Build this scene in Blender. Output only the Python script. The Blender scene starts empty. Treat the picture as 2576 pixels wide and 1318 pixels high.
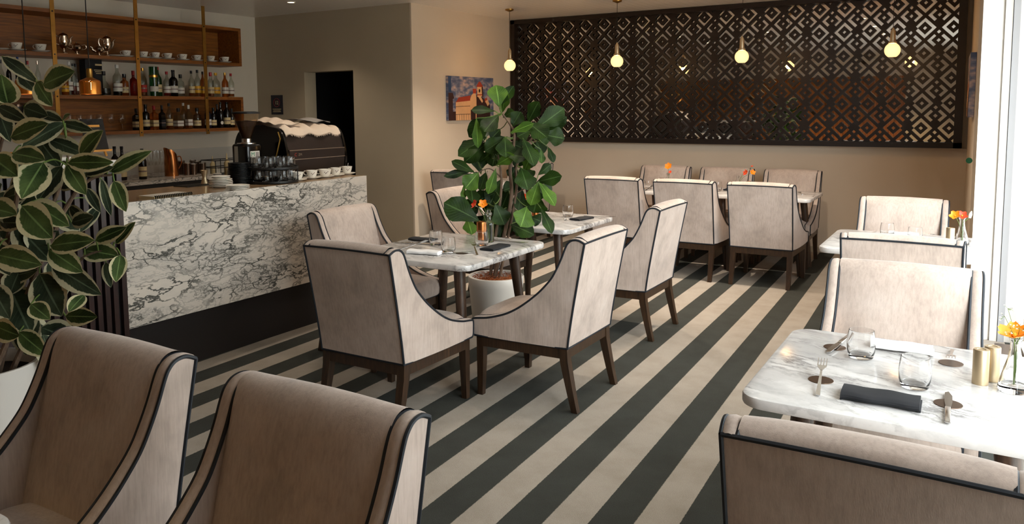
import bpy, bmesh, math, random
from mathutils import Vector, Matrix
R_ = math.radians
C = bpy.context.scene.collection
S = bpy.context.scene
random.seed(7)

# ---------------------------------------------------------------- camera
CX, CY, FOC, HC = 1288.0, 459.5, 1968.8, 1.6
def _ray(p): return Vector((p[0]-CX, -(p[1]-CY), -FOC))
_Y = _ray((2471, 267)).normalized()
_X = -_ray((-2015, 297)).normalized()
_Z = _X.cross(_Y).normalized()
_X = _Y.cross(_Z).normalized()
RM = Matrix((_X, _Y, _Z))                     # camera axes -> world
cam = bpy.data.cameras.new('camera'); cam_o = bpy.data.objects.new('camera', cam); C.objects.link(cam_o)
cam.sensor_width = 36; cam.lens = FOC/2576*36; cam.shift_y = -(659-CY)/2576; cam.clip_end = 200; cam.clip_start = .02
cam_o.matrix_world = Matrix.Translation((0, 0, HC)) @ RM.to_4x4()
S.camera = cam_o
def on(px, py, axis, v):
    """world point seen at a photograph pixel on the plane axis = v (a measuring aid)"""
    d = RM @ _ray((px, py)); i = 'xyz'.index(axis); o = Vector((0, 0, HC)); t = (v-o[i])/d[i]
    return o+d*t
def deep(px, py, d):
    r = RM @ _ray((px, py)); return Vector((0, 0, HC))+r*(d/FOC)

# ---------------------------------------------------------------- view, world
S.view_settings.view_transform = 'Standard'; S.view_settings.look = 'None'
S.view_settings.gamma = 1; S.view_settings.use_curve_mapping = False
S.view_settings.exposure = -0.08
S.cycles.max_bounces = 10; S.cycles.transparent_max_bounces = 24
S.cycles.sample_clamp_indirect = 4; S.cycles.use_denoising = True
W = bpy.data.worlds.new('sky'); S.world = W; W.use_nodes = True
bg = W.node_tree.nodes['Background']; bg.inputs[0].default_value = (.93, .97, 1.0, 1); bg.inputs[1].default_value = 11
# overcast sky, brighter towards the veiled sun at the street end
_t = W.node_tree; _tc = _t.nodes.new('ShaderNodeTexCoord'); _dp = _t.nodes.new('ShaderNodeVectorMath'); _dp.operation = 'DOT_PRODUCT'
_dp.inputs[1].default_value = Vector((.47, -.86, .24)).normalized(); _t.links.new(_tc.outputs['Generated'], _dp.inputs[0])
_mr = _t.nodes.new('ShaderNodeMapRange'); _mr.inputs['From Min'].default_value = .66; _mr.inputs['From Max'].default_value = 1
_mr.inputs['To Min'].default_value = 7.5; _mr.inputs['To Max'].default_value = 24; _mr.interpolation_type = 'SMOOTHSTEP'
_t.links.new(_dp.outputs['Value'], _mr.inputs['Value']); _t.links.new(_mr.outputs[0], bg.inputs[1])

# ---------------------------------------------------------------- materials
def srgb(r, g, b):
    f = lambda c: (c/255/12.92) if c/255 <= .04045 else ((c/255+.055)/1.055)**2.4
    return (f(r), f(g), f(b), 1)
class N:
    def __init__(s, name):
        s.m = bpy.data.materials.new(name); s.m.use_nodes = True; s.t = s.m.node_tree
        s.b = s.t.nodes['Principled BSDF']; s.out = s.t.nodes['Material Output']
    def n(s, ty, **k):
        x = s.t.nodes.new(ty)
        for a, v in k.items():
            if a.startswith('i_'):
                a = a[2:]; a = int(a) if a.isdigit() else a.replace('_', ' ')
                x.inputs[a].default_value = v
            else: setattr(x, a, v)
        return x
    def l(s, a, b): s.t.links.new(a, b)
    def ramp(s, src, stops, interp='LINEAR'):
        r = s.n('ShaderNodeValToRGB'); r.color_ramp.interpolation = interp
        e = r.color_ramp.elements
        while len(e) < len(stops): e.new(.5)
        for q, (p, c) in zip(e, stops): q.position = p; q.color = c if len(c) == 4 else (*c, 1)
        s.l(src, r.inputs[0]); return r.outputs[0]
    def coord(s, scale=(1, 1, 1), rot=(0, 0, 0), kind='Object'):
        c = s.n('ShaderNodeTexCoord'); m = s.n('ShaderNodeMapping')
        m.inputs['Scale'].default_value = scale; m.inputs['Rotation'].default_value = rot
        s.l(c.outputs[kind], m.inputs[0]); return m.outputs[0]
    def bump(s, h, st=.2, d=.002):
        b = s.n('ShaderNodeBump'); b.inputs['Strength'].default_value = st; b.inputs['Distance'].default_value = d
        s.l(h, b.inputs['Height']); s.l(b.outputs[0], s.b.inputs['Normal'])
    def mix(s, f, a, b, blend='MIX'):
        x = s.n('ShaderNodeMix', data_type='RGBA', blend_type=blend)
        for i, v in ((0, f), (6, a), (7, b)):
            if hasattr(v, 'is_linked') or hasattr(v, 'links'): s.l(v, x.inputs[i])
            else: x.inputs[i].default_value = v
        return x.outputs[2]
    def math(s, op, a, b=0.0):
        x = s.n('ShaderNodeMath', operation=op)
        for i, v in ((0, a), (1, b)):
            if hasattr(v, 'links'): s.l(v, x.inputs[i])
            else: x.inputs[i].default_value = v
        return x.outputs[0]
def plain(name, col, rough=.5, metal=0, spec=.5, emit=None, es=0, var=0, trans=0, ior=1.45, coat=0):
    n = N(name); n.b.inputs['Roughness'].default_value = rough; n.b.inputs['Metallic'].default_value = metal
    n.b.inputs['Specular IOR Level'].default_value = spec; n.b.inputs['Base Color'].default_value = col
    n.b.inputs['Transmission Weight'].default_value = trans; n.b.inputs['IOR'].default_value = ior
    n.b.inputs['Coat Weight'].default_value = coat
    if emit: n.b.inputs['Emission Color'].default_value = emit; n.b.inputs['Emission Strength'].default_value = es
    if var:
        t = n.n('ShaderNodeTexNoise', i_Scale=6.0, i_Detail=5.0); n.l(n.coord(), t.inputs[0])
        a = tuple(c*(1-var) for c in col[:3])+(1,); b = tuple(min(1, c*(1+var)) for c in col[:3])+(1,)
        n.l(n.ramp(t.outputs[0], [(.3, a), (.7, b)]), n.b.inputs['Base Color'])
    return n.m
def fabric():
    n = N('taupe_velvet')
    oi = n.n('ShaderNodeObjectInfo')
    add = n.n('ShaderNodeVectorMath', operation='ADD')
    n.l(n.coord((26, 26, 2.2)), add.inputs[0]); n.l(oi.outputs['Location'], add.inputs[1])
    st = n.n('ShaderNodeTexNoise', i_Scale=4.0, i_Detail=4.0, i_Roughness=.65); n.l(add.outputs[0], st.inputs[0])
    add2 = n.n('ShaderNodeVectorMath', operation='ADD')
    n.l(n.coord((1, 1, .8)), add2.inputs[0]); n.l(oi.outputs['Location'], add2.inputs[1])
    bl = n.n('ShaderNodeTexNoise', i_Scale=6.0, i_Detail=4.0, i_Roughness=.6); n.l(add2.outputs[0], bl.inputs[0])
    a = n.ramp(bl.outputs[0], [(.3, srgb(170, 154, 143)), (.5, srgb(188, 170, 158)), (.75, srgb(202, 186, 175))])
    b = n.ramp(st.outputs[0], [(.3, (.78, .77, .76)), (.6, (1, 1, 1))])
    n.l(n.mix(.75, a, b, 'MULTIPLY'), n.b.inputs['Base Color'])
    n.b.inputs['Roughness'].default_value = .85; n.b.inputs['Specular IOR Level'].default_value = .2
    n.b.inputs['Sheen Weight'].default_value = .25; n.b.inputs['Sheen Roughness'].default_value = .4
    fine = n.n('ShaderNodeTexNoise', i_Scale=18.0, i_Detail=3.0); n.l(add.outputs[0], fine.inputs[0])
    n.bump(fine.outputs[0], .25, .0015)
    return n.m
def wood(name, c0, c1, scale=(3, 3, 3), rough=.4, axis='Z', grain=7.0):
    n = N(name)
    sc = {'X': (1, 14, 14), 'Y': (14, 1, 14), 'Z': (14, 14, 1)}[axis]
    t = n.n('ShaderNodeTexNoise', i_Scale=grain, i_Detail=6.0, i_Roughness=.6, i_Distortion=.6)
    n.l(n.coord(tuple(a*b/3 for a, b in zip(sc, scale))), t.inputs[0])
    n.l(n.ramp(t.outputs[0], [(.3, c0), (.7, c1)]), n.b.inputs['Base Color'])
    n.b.inputs['Roughness'].default_value = rough
    n.bump(t.outputs[0], .12, .001)
    return n.m
def marble_table():
    n = N('white_marble')
    c = n.coord((1, 1, 1), (0, 0, R_(110)))
    w = n.n('ShaderNodeTexNoise', i_Scale=3.0, i_Detail=8.0, i_Roughness=.6); n.l(c, w.inputs[0])
    m = n.n('ShaderNodeVectorMath', operation='MULTIPLY_ADD'); n.l(w.outputs['Color'], m.inputs[0])
    m.inputs[1].default_value = (.2, .2, .2); n.l(c, m.inputs[2])
    st = n.n('ShaderNodeMapping'); st.inputs['Scale'].default_value = (6.5, 1.3, 5); n.l(m.outputs[0], st.inputs[0])
    v = n.n('ShaderNodeTexNoise', i_Scale=1.6, i_Detail=7.0, i_Roughness=.62); n.l(st.outputs[0], v.inputs[0])
    d = n.math('ABSOLUTE', n.math('SUBTRACT', v.outputs[0], .5))
    vein = n.ramp(d, [(0, (1, 1, 1)), (.045, (.25, .25, .25)), (.11, (0, 0, 0))])
    cl = n.n('ShaderNodeTexNoise', i_Scale=4.0, i_Detail=5.0); n.l(c, cl.inputs[0])
    msk = n.ramp(cl.outputs[0], [(.37, (0, 0, 0)), (.60, (1, 1, 1))])
    f = n.math('MULTIPLY', vein, msk)
    base = n.ramp(v.outputs[0], [(.3, srgb(184, 181, 179)), (.5, srgb(214, 210, 207)), (.7, srgb(224, 221, 218))])
    n.l(n.mix(n.math('MULTIPLY', f, .85), base, srgb(108, 106, 106)), n.b.inputs['Base Color'])
    n.b.inputs['Roughness'].default_value = .16
    return n.m
def marble_bar():
    n = N('veined_marble')
    c = n.coord((1, .72, 1.75), (R_(9), 0, 0))
    w = n.n('ShaderNodeTexNoise', i_Scale=2.3, i_Detail=5.0, i_Roughness=.55); n.l(c, w.inputs[0])
    w2 = n.n('ShaderNodeTexNoise', i_Scale=11.0, i_Detail=5.0, i_Roughness=.6); n.l(c, w2.inputs[0])
    m = n.n('ShaderNodeVectorMath', operation='MULTIPLY_ADD'); n.l(w.outputs['Color'], m.inputs[0])
    m.inputs[1].default_value = (.62, .62, .62); n.l(c, m.inputs[2])
    m2 = n.n('ShaderNodeVectorMath', operation='MULTIPLY_ADD'); n.l(w2.outputs['Color'], m2.inputs[0])
    m2.inputs[1].default_value = (.15, .15, .15); n.l(m.outputs[0], m2.inputs[2])
    def layer(s, wd, seed):
        mp = n.n('ShaderNodeMapping'); mp.inputs['Location'].default_value = (seed, seed*2, seed); n.l(m2.outputs[0], mp.inputs[0])
        v = n.n('ShaderNodeTexVoronoi', feature='DISTANCE_TO_EDGE', i_Scale=s); n.l(mp.outputs[0], v.inputs[0])
        return n.ramp(v.outputs['Distance'], [(0, (1, 1, 1)), (wd*.6, (.85, .85, .85)), (wd, (0, 0, 0))])
    l1 = layer(6.6, .062, 0); l2 = layer(13.0, .080, 3.1); l3 = layer(26.0, .12, 7.7)
    k1 = n.n('ShaderNodeTexNoise', i_Scale=3.2, i_Detail=4.0); n.l(c, k1.inputs[0])
    mask = n.ramp(k1.outputs[0], [(.38, (.22, .22, .22)), (.57, (1, 1, 1))])
    mp = n.n('ShaderNodeMapping'); mp.inputs['Location'].default_value = (9, 5, 2); n.l(c, mp.inputs[0])
    k2 = n.n('ShaderNodeTexNoise', i_Scale=3.6, i_Detail=5.0); n.l(mp.outputs[0], k2.inputs[0])
    mask2 = n.ramp(k2.outputs[0], [(.44, (.04, .04, .04)), (.60, (1, 1, 1))])
    a = n.math('MULTIPLY', l1, mask); b = n.math('MULTIPLY', l2, n.math('MULTIPLY', mask2, .85))
    e = n.math('MULTIPLY', l3, n.math('MULTIPLY', n.math('MULTIPLY', mask, mask2), .35))
    f = n.math('MAXIMUM', n.math('MAXIMUM', a, b), e)
    bg_ = n.ramp(k2.outputs[0], [(.3, srgb(220, 208, 194)), (.5, srgb(210, 200, 188)), (.68, srgb(196, 188, 178))])
    n.l(n.mix(n.math('MULTIPLY', f, .97), bg_, srgb(56, 58, 54)), n.b.inputs['Base Color'])
    n.b.inputs['Roughness'].default_value = .2
    return n.m
def carpet():
    n = N('striped_carpet')
    c = n.n('ShaderNodeTexCoord'); sp = n.n('ShaderNodeSeparateXYZ'); n.l(c.outputs['Object'], sp.inputs[0])
    wob = n.n('ShaderNodeTexNoise', i_Scale=90.0, i_Detail=2.0); n.l(c.outputs['Object'], wob.inputs[0])
    u = n.math('ADD', sp.outputs[0], n.math('MULTIPLY', sp.outputs[1], .036))
    u = n.math('ADD', u, n.math('MULTIPLY', n.math('SUBTRACT', wob.outputs[0], .5), .006))
    u = n.math('ADD', u, 1.552-.036*2.5+.3137*40)
    ph = n.math('FRACT', n.math('DIVIDE', u, .3137))
    dark = n.ramp(ph, [(0, (1, 1, 1)), (.495, (1, 1, 1)), (.505, (0, 0, 0)), (.995, (0, 0, 0)), (1, (1, 1, 1))])
    f = n.n('ShaderNodeTexNoise', i_Scale=420.0, i_Detail=2.0); n.l(c.outputs['Object'], f.inputs[0])
    g = n.n('ShaderNodeTexNoise', i_Scale=5.0, i_Detail=6.0, i_Roughness=.65); n.l(c.outputs['Object'], g.inputs[0])
    li = n.ramp(f.outputs[0], [(.3, srgb(144, 134, 123)), (.7, srgb(186, 176, 164))])
    da = n.ramp(f.outputs[0], [(.3, srgb(50, 51, 48)), (.7, srgb(78, 79, 74))])
    mixd = n.mix(dark, li, da)
    wear = n.ramp(g.outputs[0], [(.35, (.84, .82, .80)), (.6, (1, 1, 1))])
    n.l(n.mix(.8, mixd, wear, 'MULTIPLY'), n.b.inputs['Base Color'])
    n.b.inputs['Roughness'].default_value = 1; n.b.inputs['Specular IOR Level'].default_value = .05
    n.bump(f.outputs[0], .5, .004)
    return n.m
def paint(name, col, rough=.6):
    n = N(name)
    t = n.n('ShaderNodeTexNoise', i_Scale=2.0, i_Detail=4.0); n.l(n.coord(), t.inputs[0])
    a = tuple(c*.95 for c in col[:3])+(1,)
    n.l(n.ramp(t.outputs[0], [(.3, a), (.7, col)]), n.b.inputs['Base Color'])
    n.b.inputs['Roughness'].default_value = rough; n.b.inputs['Specular IOR Level'].default_value = .25
    f = n.n('ShaderNodeTexNoise', i_Scale=160.0, i_Detail=2.0); n.l(n.coord(), f.inputs[0]); n.bump(f.outputs[0], .06, .001)
    return n.m
def ceiling_mat():
    n = N('white_boarded_ceiling')
    c = n.n('ShaderNodeTexCoord'); sp = n.n('ShaderNodeSeparateXYZ'); n.l(c.outputs['Object'], sp.inputs[0])
    ph = n.math('FRACT', n.math('DIVIDE', n.math('ADD', sp.outputs[0], 50), .09))
    g = n.ramp(ph, [(0, (0, 0, 0)), (.03, (1, 1, 1)), (.97, (1, 1, 1)), (1, (0, 0, 0))])
    n.l(n.mix(g, srgb(170, 160, 146), srgb(240, 234, 226)), n.b.inputs['Base Color'])
    n.b.inputs['Roughness'].default_value = .22
    n.bump(g, .6, .003)
    return n.m
def leafmat(name, green, light, edge=None, vein=.5):
    n = N(name)
    uv = n.n('ShaderNodeUVMap'); sp = n.n('ShaderNodeSeparateXYZ'); n.l(uv.outputs[0], sp.inputs[0])
    v = n.math('ABSOLUTE', n.math('SUBTRACT', sp.outputs[1], .5))       # 0 midrib .. .5 edge
    g = n.n('ShaderNodeTexNoise', i_Scale=9.0, i_Detail=3.0); n.l(n.coord(), g.inputs[0])
    col = n.ramp(g.outputs[0], [(.35, green), (.65, light)])
    side = n.math('FRACT', n.math('ADD', n.math('MULTIPLY', sp.outputs[0], 11.0), n.math('MULTIPLY', v, -7.0)))
    sv = n.ramp(side, [(0, (1, 1, 1)), (.10, (0, 0, 0)), (.92, (0, 0, 0)), (1, (1, 1, 1))])
    mid = n.ramp(v, [(0, (1, 1, 1)), (.018, (1, 1, 1)), (.035, (0, 0, 0))])
    lite = tuple(min(1, a*2.2+.02) for a in light[:3])+(1,)
    col = n.mix(n.math('MULTIPLY', sv, vein*.35), col, lite)
    col = n.mix(n.math('MULTIPLY', mid, .5), col, tuple(min(1, a*2.8+.04) for a in light[:3])+(1,))
    if edge:
        w = n.n('ShaderNodeTexNoise', i_Scale=26.0, i_Detail=4.0, i_Roughness=.7); n.l(n.coord(), w.inputs[0])
        w2 = n.n('ShaderNodeTexNoise', i_Scale=7.0, i_Detail=1.0); n.l(n.coord(), w2.inputs[0])
        e = n.math('ADD', v, n.math('MULTIPLY', n.math('SUBTRACT', w.outputs[0], .5), .22))
        e = n.math('ADD', e, n.math('MULTIPLY', n.math('SUBTRACT', w2.outputs[0], .5), .30))
        ef = n.ramp(e, [(0, (0, 0, 0)), (.335, (0, 0, 0)), (.36, (1, 1, 1))])
        col = n.mix(ef, col, edge)
    n.l(col, n.b.inputs['Base Color'])
    n.b.inputs['Roughness'].default_value = .42
    n.b.inputs['Specular IOR Level'].default_value = .14
    n.bump(sv, .25, .002)
    return n.m
def pane_glass(name='window_glass', tint=(.95, .97, .97, 1), ior=1.45):
    n = N(name)
    tr = n.n('ShaderNodeBsdfTransparent'); tr.inputs[0].default_value = tint
    gl = n.n('ShaderNodeBsdfGlossy'); gl.inputs['Roughness'].default_value = .02
    lw = n.n('ShaderNodeLayerWeight', i_Blend=.5); fo = n.ramp(lw.outputs['Facing'], [(0, (.03,)*3), (.55, (.06,)*3), (.85, (.22*ior-.1,)*3), (1, (.5*ior-.2,)*3)]); mx = n.n('ShaderNodeMixShader')
    n.l(fo, mx.inputs[0]); n.l(tr.outputs[0], mx.inputs[1]); n.l(gl.outputs[0], mx.inputs[2])
    n.l(mx.outputs[0], n.out.inputs[0]); return n.m
def perforated():
    n = N('perforated_brass')
    sp = n.n('ShaderNodeTexVoronoi', i_Scale=130.0, i_Randomness=0.0); n.l(n.coord(), sp.inputs[0])
    n.b.inputs['Base Color'].default_value = srgb(190, 120, 50); n.b.inputs['Metallic'].default_value = .9
    n.b.inputs['Roughness'].default_value = .3
    n.l(n.ramp(sp.outputs['Distance'], [(.14, (.0, .0, .0)), (.22, (1, 1, 1))]), n.b.inputs['Alpha'])
    return n.m
M = {}
M['fabric'] = fabric()
M['piping'] = plain('navy_piping', srgb(20, 26, 34), .6)
M['leg'] = wood('walnut_stain', srgb(28, 18, 10), srgb(66, 44, 26), (3, 3, 3), .38)
M['table_leg'] = wood('dark_walnut', srgb(34, 23, 16), srgb(78, 56, 40), (3, 3, 3), .4)
M['marble'] = marble_table(); M['bar_marble'] = marble_bar()
M['carpet'] = carpet()
M['wall'] = paint('warm_beige_paint', srgb(210, 192, 170))
M['shade_wall_baseboard'] = paint('shade_toned_wall_baseboard_paint', srgb(176, 160, 136))  # bar end wall's shade put into a darker colour; far baseboard shares it
M['wall_light'] = paint('pale_paint', srgb(216, 204, 186))
M['white'] = paint('white_gloss_paint', srgb(222, 216, 208), .35)
M['ceiling'] = ceiling_mat()
M['shelf'] = wood('orange_oak', srgb(100, 54, 14), srgb(156, 92, 30), (3, 3, 3), .45, 'Y', 3.0)
M['panel'] = wood('amber_timber', srgb(120, 62, 20), srgb(176, 104, 40), (3, 3, 3), .5, 'Z', 3.0)
M['dark_slat'] = wood('dark_stained_slat', srgb(28, 15, 11), srgb(56, 30, 22), (3, 3, 3), .4)
M['espresso'] = plain('dark_brown_lacquer', srgb(34, 22, 16), .45, var=.25)
M['lattice'] = plain('black_brown_fretwork', srgb(27, 17, 12), .42, var=.2)
M['kick'] = plain('dark_bronze_kickboard', srgb(22, 14, 11), .5)
M['black'] = plain('matt_black', srgb(14, 14, 14), .5)
M['blackgloss'] = plain('gloss_black', srgb(10, 10, 11), .15)
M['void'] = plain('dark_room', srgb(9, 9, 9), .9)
M['brass'] = plain('brushed_brass', srgb(196, 176, 144), .45, 1, var=.1)
M['oldbrass'] = plain('aged_brass', srgb(168, 128, 66), .36, 1, var=.25)
M['copper'] = plain('hammered_copper', srgb(176, 110, 62), .25, 1, var=.25)
M['silver'] = plain('polished_silver', srgb(214, 196, 178), .14, 1)
M['steel'] = plain('stainless_steel', srgb(205, 203, 200), .22, 1)
M['bronze'] = plain('dark_bronze', srgb(104, 84, 70), .3, .9)
M['china'] = plain('white_china', srgb(232, 226, 214), .22)
M['pattern'] = plain('china_print', srgb(122, 100, 92), .3)
M['napkin_b'] = plain('black_linen', srgb(26, 27, 31), .85, var=.2)
M['napkin_w'] = plain('white_linen', srgb(238, 236, 236), .85, var=.03)
M['glass'] = plain('clear_glass', (1, 1, 1, 1), .0, trans=1, ior=1.36)

M['glass_green'] = plain('green_bottle_glass', srgb(30, 80, 40), .08, trans=.6)
M['glass_dark'] = plain('dark_bottle_glass', srgb(18, 12, 10), .1)
M['glass_blue'] = plain('dark_blue_bottle_glass', srgb(14, 20, 40), .1)
M['bottle_clear'] = pane_glass('clear_bottle_glass', (.80, .82, .78, 1), 1.4)
M['amber'] = plain('amber_spirit', srgb(176, 92, 32), .08, trans=.7, ior=1.3)
M['red_spirit'] = plain('red_spirit', srgb(150, 36, 24), .08, trans=.6, ior=1.3)
M['paper_w'] = plain('white_label', srgb(214, 208, 196), .6)
M['paper_c'] = plain('cream_label', srgb(206, 184, 136), .6)
M['paper_y'] = plain('yellow_label', srgb(214, 158, 40), .6)
M['paper_r'] = plain('red_label', srgb(160, 34, 24), .6)
M['paper_g'] = plain('green_mark', srgb(34, 110, 76), .6)
M['gold'] = plain('gold_foil', srgb(206, 160, 80), .3, 1)
M['cap_r'] = plain('red_cap', srgb(160, 24, 26), .35)
M['cap_b'] = plain('black_cap', srgb(18, 16, 16), .35)
M['cap_w'] = plain('white_cap', srgb(222, 218, 210), .35)
M['cap_y'] = plain('yellow_cap', srgb(224, 168, 40), .35)
M['cap_blue'] = plain('blue_cap', srgb(36, 60, 120), .35)
def opal():
    n = N('lit_opal_globe'); e = n.n('ShaderNodeEmission'); e.inputs[0].default_value = (1, .70, .30, 1); e.inputs[1].default_value = 2.6
    lw = n.n('ShaderNodeLayerWeight', i_Blend=.3); st = n.ramp(lw.outputs['Facing'], [(0, (2.3,)*3), (.75, (1.35,)*3)]); n.l(st, e.inputs[1])
    tr = n.n('ShaderNodeBsdfTransparent'); tr.inputs[0].default_value = (1, .9, .75, 1); mx = n.n('ShaderNodeMixShader'); mx.inputs[0].default_value = .3
    n.l(e.outputs[0], mx.inputs[1]); n.l(tr.outputs[0], mx.inputs[2]); n.l(mx.outputs[0], n.out.inputs[0]); return n.m
M['opal'] = opal()
M['bulb'] = plain('warm_bulb', (1, .8, .5, 1), .3, emit=(1, .58, .22, 1), es=45)
M['downlight'] = plain('lit_downlight', (1, .9, .7, 1), .3, emit=(1, .78, .5, 1), es=12)
M['perf'] = perforated()
M['cord'] = plain('dark_cord', srgb(24, 20, 18), .6)
M['pot'] = plain('white_glazed_pot', srgb(214, 208, 200), .38)
M['coir'] = plain('coir_mulch', srgb(150, 84, 44), .95, var=.5)
M['soil'] = plain('dark_soil', srgb(36, 28, 22), .95, var=.4)
M['bark'] = wood('grey_brown_bark', srgb(70, 54, 42), srgb(124, 100, 80), (3, 3, 3), .8)
M['stem_g'] = plain('green_stem', srgb(92, 112, 52), .5)
M['rubber_leaf'] = leafmat('variegated_leaf', srgb(42, 58, 32), srgb(84, 104, 58), srgb(208, 200, 160), .4)
M['rubber_leaf_d'] = leafmat('dark_variegated_leaf', srgb(38, 48, 36), srgb(66, 78, 58), srgb(196, 190, 158), .5)
M['fig_leaf'] = leafmat('fig_leaf', srgb(18, 34, 8), srgb(38, 60, 15), None, .9)
M['fig_leaf_l'] = leafmat('young_fig_leaf', srgb(48, 76, 18), srgb(76, 104, 34), None, .9)
M['orange'] = plain('orange_petal', srgb(250, 140, 20), .5, var=.1)
M['redpetal'] = plain('red_petal', srgb(226, 62, 26), .5, var=.1)
M['whitepetal'] = plain('white_petal', srgb(226, 226, 206), .5)
M['frame_grey'] = plain('grey_window_frame', srgb(168, 168, 170), .4)
M['mirror'] = plain('mirror_silvering', srgb(242, 242, 242), .015, 1)
M['pane'] = pane_glass(); M['winecup'] = pane_glass('thin_stemware', (.985, .985, .98, 1), 1.25)
M['glass_thin'] = pane_glass('thin_clear_glass', (.955, .965, .96, 1), 1.5)
M['beans'] = plain('coffee_beans', srgb(44, 24, 14), .5, var=.4)
M['towel'] = plain('cream_towel', srgb(212, 192, 172), .95, var=.06)
M['towel_g'] = plain('grey_striped_towel', srgb(150, 142, 136), .95, var=.08)
M['smoke'] = pane_glass('smoked_plastic', (.90, .84, .76, 1), 1.45)
M['tile'] = plain('glossy_wall_tile', srgb(196, 188, 176), .15)
M['paving'] = plain('pale_paving', srgb(222, 220, 214), .8)
M['render'] = plain('pale_render', srgb(236, 234, 228), .8)
M['bread'] = plain('baked_crust', srgb(206, 140, 60), .7, var=.3)
M['worktop'] = wood('brown_streaked_worktop', srgb(118, 88, 58), srgb(186, 158, 124), (3, 3, 3), .16, 'Y', 2.2)  # brown streaks running along the worktop

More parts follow.
